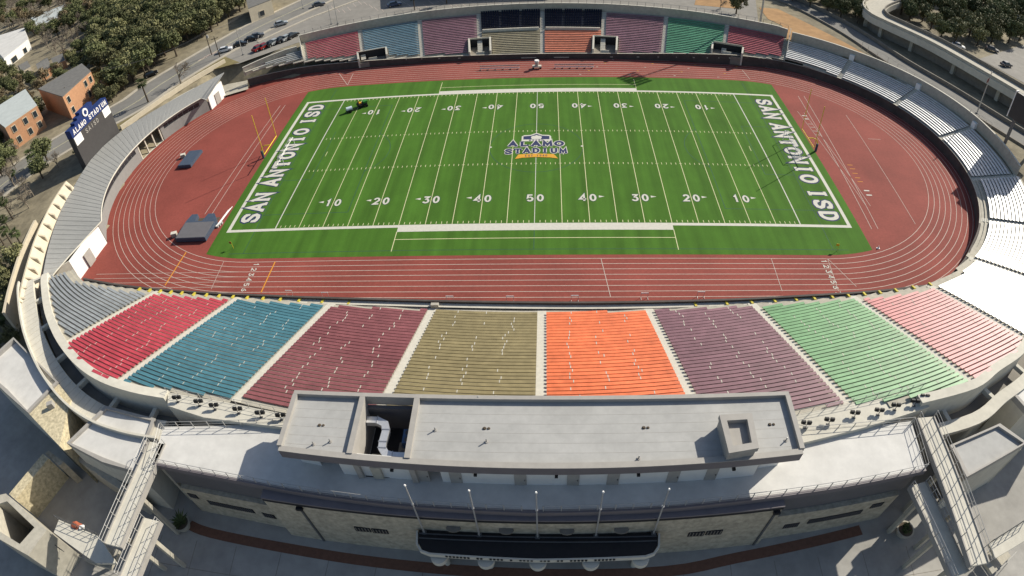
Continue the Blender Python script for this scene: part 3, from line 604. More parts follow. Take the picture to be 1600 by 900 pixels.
# ================================================================ press box building
PZ, TZ, RZ = -1.5, 9.0, 14.0
def arcx(pts, x):                        # y on a smooth curve through pts
    return itab(pts, x)
FE = [(-40.9, -76.7), (-35, -77.1), (-29.6, -77.5), (-22, -78.2), (-12, -78.8), (1.2, -79.1), (14, -78.8), (23.9, -78.2), (33, -77.6), (42.65, -76.7)]
pb = thing('press_box_building', 'long white press box building with flat roof, terrace and stone front', 'building', (1, -77, PZ))
front = [(x, arcx(FE, x)) for x in np.linspace(-40.9, 42.65, 25)]
ter = front + [(43.1, -70.4), (29.5, -70.9), (26.6, -69.7), (-24.0, -69.7), (-27, -70.1), (-41.6, -71.7)]
MB().prism(ter, TZ - .45, TZ).build('terrace_deck', 'roofwhite', pb)
ins = [(x, y + .35) for x, y in front]
MB().prism([(x * .99, y) for x, y in ins] + [(42, -70.8), (-41, -72.0)], 4.4, TZ - .46).build('slate_wall', 'slate', pb)
edge = [(x, y - .06) for x, y in front]
MB().sweep([[(x, y, TZ - .75), (x, y, TZ + .06), (x, y + .35, TZ + .06), (x, y + .35, TZ - .75)] for x, y in edge]).build('terrace_edge', 'fascia', pb)
cen = [(x, -79.5 + 0.75 * ((x - 0.0) / 26.5)**2) for x in np.linspace(-26.8, 25.8, 15)]
MB().prism(cen + [(25.8, -77.0), (-26.8, -77.0)], PZ - .5, 8.0).build('stone_front', 'stone', pb)
MB().prism([(x, y - .10) for x, y in cen] + [(25.8, -77.1), (-26.8, -77.1)], 8.003, 8.24).build('front_coping', 'fascia', pb)
MB().sweep([[(x, y - .06, 7.45), (x, y - .06, 7.98), (x, y + .1, 7.98), (x, y + .1, 7.45)] for x, y in cen]).build('painted_shadow_gap', 'dark', pb)  # dark strip painted in for the shade of the gap below the coping
for xs in ((-39.6, -27.0), (26.0, 41.4)):
    P = [(x, arcx(FE, x) - .22) for x in np.linspace(xs[0], xs[1], 6)]
    MB().prism(P + [(xs[1], -76.0), (xs[0], -76.0)], PZ - .5, 4.39).build('wing_stone_wall', 'stone', pb)
for x0, x1, y_, z0, z1 in [(-39.2, -37.9, .25, 2.3, 3.3), (-36.9, -30.6, .25, 1.3, 2.3), (-29.6, -28.0, .25, .9, 1.9), (28.0, 29.8, .25, .9, 1.9), (30.8, 37.6, .25, 1.3, 2.3), (38.4, 40.0, .25, 2.3, 3.3)]:
    xm = (x0 + x1) / 2; a = math.atan2(arcx(FE, x1) - arcx(FE, x0), x1 - x0); wn = MB().box((xm, arcx(FE, xm) - y_ + .05, z0), (x1 - x0, .16, z1 - z0), a).build('louvre_window', 'dark', pb)
    for i in range(int((x1 - x0) / .28)): 
        xx = x0 + .14 + i * .28; MB().box((xx, arcx(FE, xx) - y_ - .04, z0), (.06, .06, z1 - z0), a).build('louvre_bar', 'slate', wn)
for xm in (-16.8, -14.9, 17.6, 19.5):
    yb = -79.5 + 0.75 * (xm / 26.5)**2
    wn = MB().box((xm, yb - .02, 2.9), (1.7, .16, 1.0), 0).build('louvre_window', 'dark', pb)
    for i in range(5): MB().box((xm - .68 + i * .34, yb - .12, 2.9), (.08, .05, 1.0)).build('louvre_bar', 'concretedark', wn)
for xm in (-6.8, -1.6, 4.3, 9.6):
    yb = -79.5 + 0.75 * (xm / 26.5)**2
    o = MB().prism([(xm + .75 * cos(a * PI / 6), yb - .2 + .75 * sin(a * PI / 6) * .6) for a in range(12)], 6.0, 6.15).build('wall_lamp_disc', 'concretedark', pb)
for xm in (-22.7, 25.2): MB().box((xm, -79.5 + 0.75 * (xm / 26.5)**2 - .08, PZ), (.22, .14, 8.6)).build('downpipe', 'darksteel', pb); 
for xm in (-22.7, 25.2): MB().box((xm, -79.5 + 0.75 * (xm / 26.5)**2 - .2, 6.95), (.7, .35, .4)).build('rain_head', 'black', pb)
# upper floor
UW = lambda x: -76.35 + .45 * ((x - 2.0) / 20.5)**2 + .25
up = [(x, UW(x)) for x in np.linspace(-18.0, 22.8, 13)]
upr = [(x, y) for x, y in up if x > -10.5]; upl = [(x, y) for x, y in up if x < -10] + [(-10.7, UW(-10.7))]
MB().prism(upr + [(22.8, -69.9), (upr[0][0], -69.9)], TZ, 12.79).build('upper_wall', 'white', pb); MB().prism(upl + [(x, y + .4) for x, y in upl[::-1]], TZ, 12.79).build('upper_wall', 'white', pb)
MB().prism([(-23.2, -70.0), (-9.9, -70.0), (-9.9, -69.6), (-23.2, -69.6)], TZ - 3, 12.74).build('rear_wall', 'slate', pb); MB().prism([(-18.0, UW(-18) + .5), (-16.35, UW(-16) + .5), (-16.35, -70.1), (-18.0, -70.1)], TZ, 12.78).build('upper_wall', 'white', pb)
for x in (-9.6, -6.4, -.2, 1.6 + 3.2, 8.6, 14.4, 18.2):
    d = MB().box((x, UW(x) - .02, TZ), (1.15, .14, 2.35)).build('door', 'parapet', pb); MB().box((x + .42, UW(x) - .13, TZ + 1.0), (.08, .08, .2)).build('door_handle', 'darksteel', d)
for x in (-12.5, -4.4, 3.2, 10.9, 20.2): MB().box((x, UW(x) - .2, TZ + 2.0), (.3, .3, .28)).build('wall_lamp', 'black', pb)
for P, nm in (([(-22.9, -74.6), (-20.6, -74.9), (-21.3, -72.6), (-22.4, -72.4)], 'end_pier'), ([(23.4, -74.9), (25.6, -74.6), (25.2, -72.4), (24.0, -72.6)], 'end_pier')): MB().prism(P, TZ, 12.79).build(nm, 'white', pb)
RF = lambda x: -76.75 + .75 * ((x - 1.4) / 25.0)**2
rl, rr_, yb = -23.35, 26.35, -69.45
def roofpart(x0, x1, nm):
    P = [(x, RF(x)) for x in np.linspace(x0, x1, 9)]
    MB().prism(P + [(x1, yb), (x0, yb)], 12.8, 13.6).build(nm, 'membrane', pb)
roofpart(rl, -16.2, 'roof'); roofpart(-10.4, rr_, 'roof')
fr = [(x, RF(x)) for x in np.linspace(rl, rr_, 21)]
MB().sweep([[(x, y - .25, 12.7), (x, y - .25, 13.9), (x, y + .25, 13.9), (x, y + .25, 12.7)] for x, y in fr]).build('front_fascia', 'fascia', pb)
MB().sweep([[(x, y - .28, 13.9), (x, y - .28, 13.98), (x, y + .32, 13.98), (x, y + .32, 13.9)] for x, y in fr]).build('front_cap', 'parapet', pb)
for nm, x0, y0, x1, y1 in (('back_parapet', rl - .2, yb - .1, rr_ + .2, yb + .35), ('end_parapet', rl - .25, RF(rl) + .26, rl + .25, yb - .11), ('end_parapet', rr_ - .25, RF(rr_) + .26, rr_ + .25, yb - .11), ('pit_wall', -16.3, RF(-16) + .26, -15.75, yb - .11), ('pit_wall', -10.7, RF(-10.5) + .26, -10.15, yb - .11)):
    MB().box(((x0 + x1) / 2, (y0 + y1) / 2, 12.75 if 'pit' not in nm else 9.1), (x1 - x0, y1 - y0, 1.35 if 'pit' not in nm else 5.0)).build(nm, 'parapet', pb)
for i, y in enumerate(np.arange(-75.2, -70, 1.05)):
    for x0, x1 in ((rl + .4, -16.5), (-10.0, rr_ - .4)): MB().box(((x0 + x1) / 2, y, 13.6), (x1 - x0, .03, .006)).build('roof_seam', 'parapet', pb)
MB().box((-13.2, -72.95, 9.02), (4.9, 5.8, .1)).build('pit_floor', 'dark', pb)
# things on the roof
hp = [un(1124, 648, 15.5), un(1175, 645, 15.5), un(1186, 700, 15.5), un(1139, 708, 15.5)]
hb = thing('roof_hatch', 'square grey roof hatch box with recessed top on the flat roof', 'roof hatch', (hp[0][0] + 1.5, hp[0][1] - 2, 13.6))
cx = sum(p[0] for p in hp) / 4; cy = sum(p[1] for p in hp) / 4
inn = [(cx + (x - cx) * .62, cy + (y - cy) * .66) for x, y in hp]; base = [(cx + (x - cx) * .93, cy + (y - cy) * .93) for x, y in hp]
MB().prism(base, 13.6, 14.9).build('hatch_body', 'parapet', hb)
for i in range(4):
    j = (i + 1) % 4; MB().prism([hp[i], hp[j], inn[j], inn[i]], 14.903, 15.5).build('hatch_rim', 'parapet', hb)
dc = thing('air_duct', 'bent silver air duct running through the open plant pit', 'duct', (-13.5, -73, 11))
dz = 12.3
pth = [(-15.7, -71.1), (-14.6, -71.1), (-13.75, -71.5), (-13.5, -72.2), (-13.6, -73.6), (-13.55, -74.3), (-13.1, -74.9), (-12.4, -75.1), (-10.8, -75.1)]
L, R_ = band(pth, .75, 0)
MB().sweep([[(a[0], a[1], dz - .6), (a[0], a[1], dz), (b[0], b[1], dz), (b[0], b[1], dz - .6)] for a, b in zip(L, R_)]).build('duct_body', 'duct', dc)
for i in (1, 3, 4, 5, 7): MB().box((pth[i][0], pth[i][1], dz + .003), (.9, .12, .04), 0 if i in (3, 4, 5) else PI / 2).build('duct_flange', 'galv', dc)
for x, y, h, m, lab in ((-11.4, -72.4, 2.4, 'bluebox', 'blue air handling box in the open plant pit'), (-14.2, -75.3, 2.2, 'concrete', 'beige condenser unit with two fans in the open plant pit'), (-11.9, -73.3, 1.3, 'concretedark', 'grey fan cabinet beside the blue box in the plant pit')):
    t = thing('plant_unit', lab, 'air conditioner', (x, y, 9.1)); MB().box((x, y, 9.13), (1.0, 1.6, h)).build('cabinet', m, t)
    for s in (-.38, .38): MB().tube((x, y + s, 9.13 + h), (x, y + s, 9.2 + h), .3, n=12).build('fan_cover', 'darksteel', t)
RV = [(499, 664, 0), (516, 690, 1), (490, 694, 1), (748, 624, 1), (680, 672, 1), (757, 669, 0), (1006, 668, 0), (998, 716, 1), (1203, 663, 0), (1228, 688, 1), (760, 690, 1)]
for i, (u, v, k) in enumerate(RV):
    x, y = un(u, v, 13.65)
    if k: t = thing('vent_pipe', 'thin grey vent pipe standing on the flat roof', 'vent pipe', (x, y, 13.6), 'vent pipes on the press box roof'); MB().tube((x, y, 13.6), (x, y, 14.15), .07, n=7).build('pipe', 'steel', t); MB().tube((x, y, 13.6), (x, y, 13.68), .18, n=8).build('flashing', 'parapet', t)
    else:
        t = thing('roof_drain', 'small brown cast roof drain set in the flat roof', 'roof drain', (x, y, 13.6), 'drains on the press box roof')
        MB().tube((x, y, 13.6), (x, y, 13.72), .2, .12, n=8).build('drain_dome', 'bark', t); MB().tube((x + .4, y, 13.6), (x + .4, y, 13.7), .16, .1, n=8).build('overflow_dome', 'bark', t)
# canopy with columns and flagpoles
cn = thing('entrance_canopy', 'dark flat-topped entrance canopy with white lettered edge and round white columns', 'canopy', (1.4, -82, PZ))
CP = [(-10.5, -79.5), (-10.35, -80.9), (-9.9, -81.6), (-9.0, -81.9), (1.4, -82.15), (11.8, -81.9), (12.7, -81.6), (13.2, -80.9), (13.35, -79.5)]
MB().prism(CP, 4.2, 4.85).build('canopy_roof', 'black', cn)
CPo = [(x * 1.012 - .02, y - .12) for x, y in CP]
L, R_ = band(CPo, .18, 0)
MB().sweep([[(a[0], a[1], 4.3), (a[0], a[1], 4.98), (b[0], b[1], 4.98), (b[0], b[1], 4.3)] for a, b in zip(L, R_)]).build('canopy_edge', 'concretepale', cn)
for y in (-79.9, -80.4): MB().box((1.4, y, 4.85), (23.6, .08, .16)).build('canopy_rib', 'darksteel', cn)
x = -7.4
for wlen in (7, 2, 4, 1, 4, 3, 2, 5, 6):
    for i in range(wlen): MB().box((x, -82.33 + .0021 * (x - 1.4)**2, 4.62), (.22, .1, .3)).build('edge_letter', 'black', cn); x += .36
    x += .55
for x in (-8.3, -3.6, 1.5, 6.7, 11.6):
    yc = -82.1 + .0021 * (x - 1.4)**2; MB().tube((x, yc, 3.4), (x, yc, 4.12), .85, n=24).build('round_bracket', 'concretepale', cn); MB().tube((x, yc + 1.3, PZ), (x, yc + 1.3, 4.19), .32, n=12).build('round_column', 'concretepale', cn)
fpn = [(663, 832, 630, 760), (749, 836, 733, 767), (840, 839, 837, 770), (931, 837, 942, 769), (1021, 833, 1046, 765)]
for u, v, ut, vt in fpn:
    x, y = un(u, v, 4.9); zt = zat(ut, vt, x, y)
    t = thing('flagpole', 'slim bare flagpole with white ball top standing on the entrance canopy', 'flagpole', (x, y, 4.85), 'flagpoles on the entrance canopy')
    MB().tube((x, y, 4.8), (x, y, zt), .10, .055, n=7).build('pole', 'steel', t); MB().tube((x, y, zt), (x, y, zt + .18), .11, .07, n=8).build('ball', 'whitebright', t); MB().box((x, y, 4.85), (.45, .45, .15)).build('base_plate', 'darksteel', t); MB().tube((x, y, 5.3 + (zt - 5.3) * .62), (x, y, 5.45 + (zt - 5.3) * .62), .14, n=7).build('cleat_ring', 'galv', t)

# ---------------------------------------------------------------- railings, decks, lamps
def railing(label, pts, h=1.15, gap=2.0, m='steel', name='railing', group=None, r=.035, panel=False):
    t = thing(name, label, 'railing', pts[0], group); d = 0.0
    for (a, b) in zip(pts[:-1], pts[1:]):
        a = Vector(a); b = Vector(b); L = (b - a).length; n = max(1, round(L / gap))
        for i in range(n + 1):
            if i == 0 and a != Vector(pts[0]): continue
            p = a + (b - a) * i / n; MB().tube(p, p + Vector((0, 0, h)), r * 1.5, n=5).build('post', m, t)
    for f in (1.0, .55, .15): MB().path([(p[0], p[1], p[2] + h * f) for p in pts], r if f == 1 else r * .6, 5).build('rail', m, t)
    return t
fl = [(x, arcx(FE, x) + .15, TZ) for x in np.linspace(-40.6, -24, 6)]; railing('grey guard railing along the front edge of the white terrace beside the maroon benches', fl + [(x, arcx(FE, x) + .15, TZ) for x in np.linspace(-20, 0, 5)])
railing('grey guard railing along the front edge of the beige terrace beside the purple benches', [(x, arcx(FE, x) + .15, TZ) for x in np.linspace(2, 42.4, 9)])
railing('grey guard railing between the white terrace and the maroon-side floodlight ledge', [(-41.4, -71.9, TZ), (-27.2, -70.3, TZ), (-24.6, -70.0, TZ)], 1.25)
railing('grey guard railing between the beige terrace and the green-side floodlight ledge', [(27.4, -70.3, TZ), (29.5, -71.0, TZ), (42.9, -70.7, TZ)], 1.25)
railing('short railing closing the end of the white terrace on the agave side', [(-41.5, -72.0, TZ), (-40.8, -76.5, TZ)]); railing('short railing closing the end of the beige terrace on the shrub planter side', [(43.0, -70.8, TZ), (42.5, -76.4, TZ)])
for lab, P in (('pale floodlight ledge between the maroon benches and the white terrace', [un(262, 613, 9.6), un(350, 628, 9.6), un(452, 648, 9.6), un(446, 668, 9.6), un(318, 652, 9.6), un(262, 634, 9.6)]), ('pale floodlight ledge between the green benches and the beige terrace', [un(1225, 652, 9.6), un(1330, 630, 9.6), un(1440, 606, 9.6), un(1452, 636, 9.6), un(1350, 668, 9.6), un(1246, 694, 9.6)])):
    t = thing('floodlight_ledge', lab, 'ledge', P[0] + (6,)); MB().prism(P, 5.0, 9.6).build('ledge_slab', 'concretepale', t)
    railing('thin railing along the floodlight ledge behind the %s benches' % ('teal and maroon' if P[0][0] < 0 else 'purple and green'), [P[0] + (9.6,), P[1] + (9.6,), P[2] + (9.6,)], 1.0, 1.8, r=.025)
fl0 = thing('floodlight', 'twin black floodlight heads on a short bracket on the pale ledge', 'floodlight', (0, 0, 0), 'floodlights on the ledges behind the benches')
MB().tube((0, 0, 0), (0, 0, .75), .05, n=6).build('stand', 'darksteel', fl0); MB().tube((-.5, 0, .75), (.5, 0, .75), .045, n=6).build('cross_bar', 'darksteel', fl0); MB().box((0, 0, 0), (.5, .35, .06)).build('foot', 'darksteel', fl0)
for s in (-.42, .42):
    hd = MB(); hd.sweep([[(s - .3, .10 + .0, .62), (s + .3, .10, .62), (s + .3, .22, 1.12), (s - .3, .22, 1.12)], [(s - .3, .42, .48), (s + .3, .42, .48), (s + .3, .55, 1.02), (s - .3, .55, 1.02)]]); hd.build('lamp_head', 'black', fl0)
FLP = [(278, 628), (312, 634), (336, 640), (373, 646), (408, 652), (440, 656), (1258, 668), (1294, 663), (1334, 652), (1372, 648), (1398, 640), (1428, 634), (1443, 626)]
for i, (u, v) in enumerate(FLP):
    o = fl0 if i == 0 else copytree(fl0); x, y = un(u, v, 9.65); o.location = (x, y, 9.6); o.rotation_euler = (0, 0, .12 if u < 800 else -.15); o.scale = (.78, .78, .78); side = u < 800; o['label'] = 'twin black floodlight heads on the pale ledge behind the %s benches' % ('teal and maroon' if side else 'purple and green'); o['group'] = 'floodlights behind the %s benches' % ('teal and maroon' if side else 'purple and green')

# concourse ring behind the near stand
for lab, B_, i0, i1, cols in (('pale curved concourse with open light wells behind the red and teal benches', LBX, 2.0, 5.0, 7), ('pale curved concourse behind the pink benches', RBX, 1.9, 3.5, 4)):
    t = thing('concourse', lab, 'walkway', B_[10][:2] + (7,)); zc = 7.6
    def rg(d0, d1, za, zb): A, B = offs(B_, d0), offs(B_, d1); return [[(p[0], p[1], za), (p[0], p[1], zb), (q[0], q[1], zb), (q[0], q[1], za)] for p, q in zip(A, B)]
    MB().sweep(rg(i0, i1, zc - .6, zc)).build('concourse_slab', 'concretepale', t); (MB().sweep(rg(i1 - .3, i1, zc + .003, zc + .75)).build('outer_parapet', 'concretepale', t) if B_ is LBX else None); MB().sweep(rg(i1 - .7, i1 - .2, PZ, zc - .61) if B_ is LBX else rg(i0 + .3, i0 + .6, PZ, zc - .61)).build('concourse_wall', 'concrete', t)
    MB().sweep(rg(.36, i0 - .01, PZ, 5.9)).build('well_floor', 'asphaltold', t)
    A, B = offs(B_, .3), offs(B_, i0 + .05)
    for i in range(cols):
        j = int((i + .5) * (len(B_) - 1) / cols); k = min(j + 1, len(B_) - 1); d = Vector((A[k][0] - A[j][0], A[k][1] - A[j][1])).normalized() * .3
        MB().prism([(A[j][0] - d.x, A[j][1] - d.y), (A[j][0] + d.x, A[j][1] + d.y), (B[j][0] + d.x, B[j][1] + d.y), (B[j][0] - d.x, B[j][1] - d.y)], zc - .7, zc - .04).build('bridge_beam', 'concretepale', t)
    A, B = offs(B_, i0 + .1), offs(B_, i1 - .35)
    if B_ is LBX:
        for j in range(4, len(B_) - 6): MB().tube((*A[j][:2], zc + .004), (*B[j][:2], zc + .004), .03, n=4).build('slab_joint', 'concrete', t)

# flat-roofed buildings at both corners
def flatroof(label, P, z, zb=PZ, par=.6, rm='roofwhite', wm='concretepale', name='flat_roofed_building', pm='parapet', th=.45):
    t = thing(name, label, 'building', (sum(p[0] for p in P) / len(P), sum(p[1] for p in P) / len(P), zb)); n = len(P); cx = sum(p[0] for p in P) / n; cy = sum(p[1] for p in P) / n
    MB().prism([(cx + (x - cx) * .995, cy + (y - cy) * .995) for x, y in P], zb - .3, z - .02).build('wall', wm, t)
    MB().poly([(cx + (x - cx) * .97, cy + (y - cy) * .97, z) for x, y in P]).build('roof_membrane', rm, t)
    for i in range(n):
        a, b = P[i], P[(i + 1) % n]; ia = (a[0] + (cx - a[0]) * th / max(.1, math.hypot(cx - a[0], cy - a[1])) * 1.3, a[1] + (cy - a[1]) * th / max(.1, math.hypot(cx - a[0], cy - a[1])) * 1.3); ib = (b[0] + (cx - b[0]) * th / max(.1, math.hypot(cx - b[0], cy - b[1])) * 1.3, b[1] + (cy - b[1]) * th / max(.1, math.hypot(cx - b[0], cy - b[1])) * 1.3)
        MB().prism([a, b, ib, ia], z - .6, z + par).build('roof_parapet', pm, t)
    return t
flatroof('flat white roofed block with deep parapet beside the curved concourse', [un(-30, 575, 7.8), un(22, 528, 7.8), un(92, 598, 7.8), un(45, 646, 7.8), un(10, 615, 7.8)], 7.3, par=.7)
flatroof('flat pale roofed block between the light-well concourse and the white terrace', [un(104, 692, 8.0), un(165, 634, 8.0), un(243, 654, 8.0), un(213, 737, 8.0), un(160, 722, 8.0)], 7.7, par=.35)
t = flatroof('flat grey roofed block with pale parapet beside the beige terrace', [un(1484, 696, 7.9), un(1562, 662, 7.9), un(1604, 692, 7.9), un(1510, 746, 7.9)], 7.6, zb=7.0, rm='membrane', par=.4)
q = [un(1484, 696, 7.9), un(1562, 662, 7.9), un(1604, 692, 7.9), un(1510, 746, 7.9)]
for c0, c1 in ((q[3], q[2]), (q[2], q[1])):
    d = Vector((c1[0] - c0[0], c1[1] - c0[1])).normalized(); nn = Vector((-d.y, d.x)) * .3; MB().prism([c0, c1, (c1[0] + nn.x, c1[1] + nn.y), (c0[0] + nn.x, c0[1] + nn.y)], PZ, 6.69).build('outer_wall', 'concretepale', t)
flatroof('low flat roofed block with dark doorway beside the pink bench concourse', [un(1605, 640, 7.5), un(1580, 612, 7.5), un(1640, 585, 7.5), un(1680, 620, 7.5)], 7.2, par=.3)
t = thing('limestone_block', 'sunlit rough limestone clad block beside the white roofed block', 'building', un(75, 645, 5) + (PZ,)); MB().prism([un(46, 647, 7.8), un(92, 600, 7.8), un(111, 624, 7.8), un(103, 653, 7.8), un(93, 697, 7.8)], PZ - .3, 7.8).build('stone_body', 'limestone', t)
x, y = un(82, 636, 7.8); MB().box((x, y, 7.805), (.9, .7, .9), .5).build('roof_box', 'parapet', t)
# stair shaft, low walls
t = thing('stair_shaft', 'open-topped concrete stair shaft with dark inside beside the tan stone yard wall', 'stair shaft', un(35, 820, 5) + (PZ,)); zq = 6.2
O = [un(-8, 775, zq), un(9, 771, zq), un(73, 828, zq), un(44, 868, zq), un(-8, 838, zq)]; I2 = [un(-4, 788, zq), un(11, 783, zq), un(54, 824, zq), un(31, 850, zq), un(-4, 828, zq)]
for i in range(5): MB().prism([O[i], O[(i + 1) % 5], I2[(i + 1) % 5], I2[i]], PZ - .2, zq).build('shaft_wall', 'concrete', t)
for i in range(4): MB().prism([I2[1 + 0], I2[2], I2[3], I2[4]], PZ, PZ + .5 + .0).build('shaft_floor', 'concretedark', t) if i == 0 else None
for lab, px, z0, z1, m in (('sunlit tan stone wall of the ticket yard', [(14, 772), (67, 709), (76, 716), (24, 781)], PZ, 3.6, 'limestone'), ('short stone wall stub beside the ticket yard', [(70, 708), (76, 704), (100, 722), (92, 728)], PZ, 3.2, 'stone'),
                           ('long shaded wall below the pale roofed block', [(90, 697), (100, 692), (215, 770), (205, 776)], PZ, 3.4, 'concrete'), ('low pale wall beside the open stair shaft', [(43, 868), (73, 830), (80, 838), (52, 876)], PZ, 2.2, 'concretepale')):
    o = MB().prism([un(u, v, z1) for u, v in px], z0 - .2, z1).build('garden_wall' if 'stub' in lab else 'yard_wall', m); tag(o, lab, 'wall')
# gangways
def gangway(label, A, B, wd, z, m='concretepale', truss=True):
    A = Vector(A + (z,)); B = Vector(B + (z,)); d = (B - A).normalized(); nrm = Vector((-d.y, d.x, 0)); t = thing('gangway', label, 'footbridge', tuple(A)); P = [A + nrm * wd / 2, A - nrm * wd / 2, B - nrm * wd / 2, B + nrm * wd / 2]
    MB().prism([(p.x, p.y) for p in P], z - .35, z).build('deck', m, t)
    L = (B - A).length; n = int(L / 1.5)
    for s in (-1, 1):
        MB().prism([tuple((A + nrm * s * (wd / 2 - .08))[:2]), tuple((B + nrm * s * (wd / 2 - .08))[:2]), tuple((B + nrm * s * (wd / 2 + .1))[:2]), tuple((A + nrm * s * (wd / 2 + .1))[:2])], z - .6, z + .14).build('edge_beam', 'parapet', t)
        for i in range(n + 1):
            p = A + d * (L * i / n) + nrm * s * wd / 2; MB().tube(p, p + Vector((0, 0, 1.2)), .05, n=5).build('post', 'steel', t)
        for h in (1.2, .7): MB().tube(A + nrm * s * wd / 2 + Vector((0, 0, h)), B + nrm * s * wd / 2 + Vector((0, 0, h)), .035, n=5).build('rail', 'steel', t)
    for i in range(1, n, 3):
        p = A + d * (L * i / n); MB().box((p.x, p.y, PZ), (.45, .45, z - .6 - PZ)).build('support_pier', 'concrete', t)
    return t
gangway('upper railed footbridge leaving the white terrace above the agave planter', un(246, 692, TZ), un(176, 852, TZ), 2.3, TZ); gangway('lower railed footbridge beside the agave planter', un(238, 812, 7.5), un(200, 905, 7.5), 2.2, 7.5)
gangway('upper railed footbridge leaving the beige terrace above the shrub planter', un(1446, 652, TZ), un(1531, 882, TZ), 2.3, TZ); gangway('lower railed footbridge beside the beige terrace', un(1434, 756, 7.5), un(1500, 898, 7.5), 2.2, 7.5)
# landings with stairs
def stairs(label, A, B, wd, z1, z0, n=14, m='concrete'):
    A = Vector(A); B = Vector(B); d = (B - A) / n; nn = Vector((-d.y, d.x)).normalized() * wd / 2; t = thing('staircase', label, 'stairs', (A.x, A.y, z0))
    for i in range(n):
        p, q = A + d * i, A + d * (i + 1); z = z1 - (z1 - z0) * (i + 1) / n; MB().prism([(p.x + nn.x, p.y + nn.y), (p.x - nn.x, p.y - nn.y), (q.x - nn.x, q.y - nn.y), (q.x + nn.x, q.y + nn.y)], max(z0 - .1, z - .45), z).build('step', m, t)
    for s in (-1, 1): MB().tube((A.x + nn.x * s, A.y + nn.y * s, z1 + 1), (B.x + nn.x * s, B.y + nn.y * s, z0 + 1), .04, n=5).build('handrail', 'steel', t)
    return t
ld = MB().prism([un(92, 812, 6), un(155, 838, 6), un(170, 862, 6), un(182, 880, 6), un(150, 880, 6), un(84, 832, 6)], 5.6, 6.0).build('stair_landing', 'concretepale'); tag(ld, 'shaded concrete stair landing beside the footbridge on the agave side', 'landing')
stairs('concrete stair flight going down beside the footbridge on the agave side', un(176, 872, 5.6), un(104, 838, 3), 2.4, 5.6, PZ)
stairs('slatted stair flight going down beside the footbridge on the shrub planter side', un(1545, 880, 5.6), un(1605, 830, 3), 2.4, 5.6, PZ)
ld = MB().prism([un(1545, 850, 6), un(1600, 815, 6), un(1612, 838, 6), un(1556, 872, 6)], 5.6, 6.0).build('stair_landing', 'concretepale'); tag(ld, 'pale concrete stair landing beside the footbridge on the shrub planter side', 'landing')
x, y = un(118, 820, 6.2); t = thing('tarpaulin_heap', 'crumpled orange tarpaulin heap on the shaded stair landing', 'tarpaulin', (x, y, 6)); mb = MB(); rings = []
for j, (h, s) in enumerate(((0, .75), (.18, .6), (.3, .3))): rings.append([(x + s * (1 + .3 * rng.uniform(-1, 1)) * cos(a * PI / 5), y + s * .7 * (1 + .3 * rng.uniform(-1, 1)) * sin(a * PI / 5), 6.003 + h) for a in range(10)])
mb.sweep(rings).build('folds', 'orange', t); MB().box((x + 1.0, y - .1, 6.003), (.6, .45, .25), .4).build('white_bundle', 'whitebright', t)
railing('black guard railing round the stair landing with the orange tarpaulin', [un3(92, 812, 6), un3(155, 838, 6)], 1.2, 1.2, 'darksteel'); railing('black railing at the foot of the tarpaulin landing', [un3(78, 846, 2.5), un3(100, 862, 2.5)], 1.2, .8, 'darksteel')
railing('dark railing of the stair landing on the shrub planter side', [un3(1545, 850, 6), un3(1600, 815, 6)], 1.2, 1.2, 'darksteel')
# plaza
sheet('plaza_paving', [(-95, -60), (-95, -120), (95, -120), (95, -60)], 'plaza', z=PZ, zoff=.02, world=True)
bp = catmull([un(*q, PZ) for q in ((296, 820), (330, 833), (450, 857), (600, 880), (830, 897), (1040, 893), (1150, 872), (1290, 842), (1345, 828))], 4)
for i, x in enumerate(np.arange(-44, 46, 5.5)):
    struct(MB().box((x, -92, PZ + .021), (.06, 22, .006), .04 * math.sin(i)).build('paving_joint', 'concretedark'))
for y in (-84.6, -88.2, -92.0): struct(MB().box((0, y, PZ + .0215), (96, .06, .006)).build('paving_joint', 'concretedark'))
L, R_ = band(bp, 1.25, PZ + .03); struct(MB().strip(R_, L).build('brick_paving_band', 'brickpave', normals=False))
for i, (u, v, lab) in enumerate(((284, 818, 'round stone planter with spiky agave below the white terrace'), (1414, 828, 'round stone planter with low shrub below the beige terrace'))):
    x, y = un(u, v, -.6); t = thing('planter', lab, 'planter', (x, y, PZ)); MB().tube((x, y, PZ), (x, y, PZ + 1.1), .75, 1.15, n=18).build('pot', 'concrete', t); MB().tube((x, y, PZ + 1.1), (x, y, PZ + 1.13), .95, n=18).build('soil', 'bark', t)
    for j in range(22 if i == 0 else 40):
        a = j * 2.4; L_ = (1.5 if i == 0 else .5) * rng.uniform(.7, 1.1); ti = rng.uniform(.3, .9); mb = MB(); e = Vector((cos(a) * L_, sin(a) * L_, L_ * ti)); s = Vector((-sin(a), cos(a), 0)) * .09; o = Vector((x, y, PZ + 1.1))
        if i: o += Vector((rng.uniform(-.5, .5), rng.uniform(-.5, .5), 0))
        mb.poly([o - s, o + e * .55 - s * 1.3 + Vector((0, 0, .1)), o + e, o + e * .55 + s * 1.3 + Vector((0, 0, .1)), o + s]).build('leaf', 'palm', t)
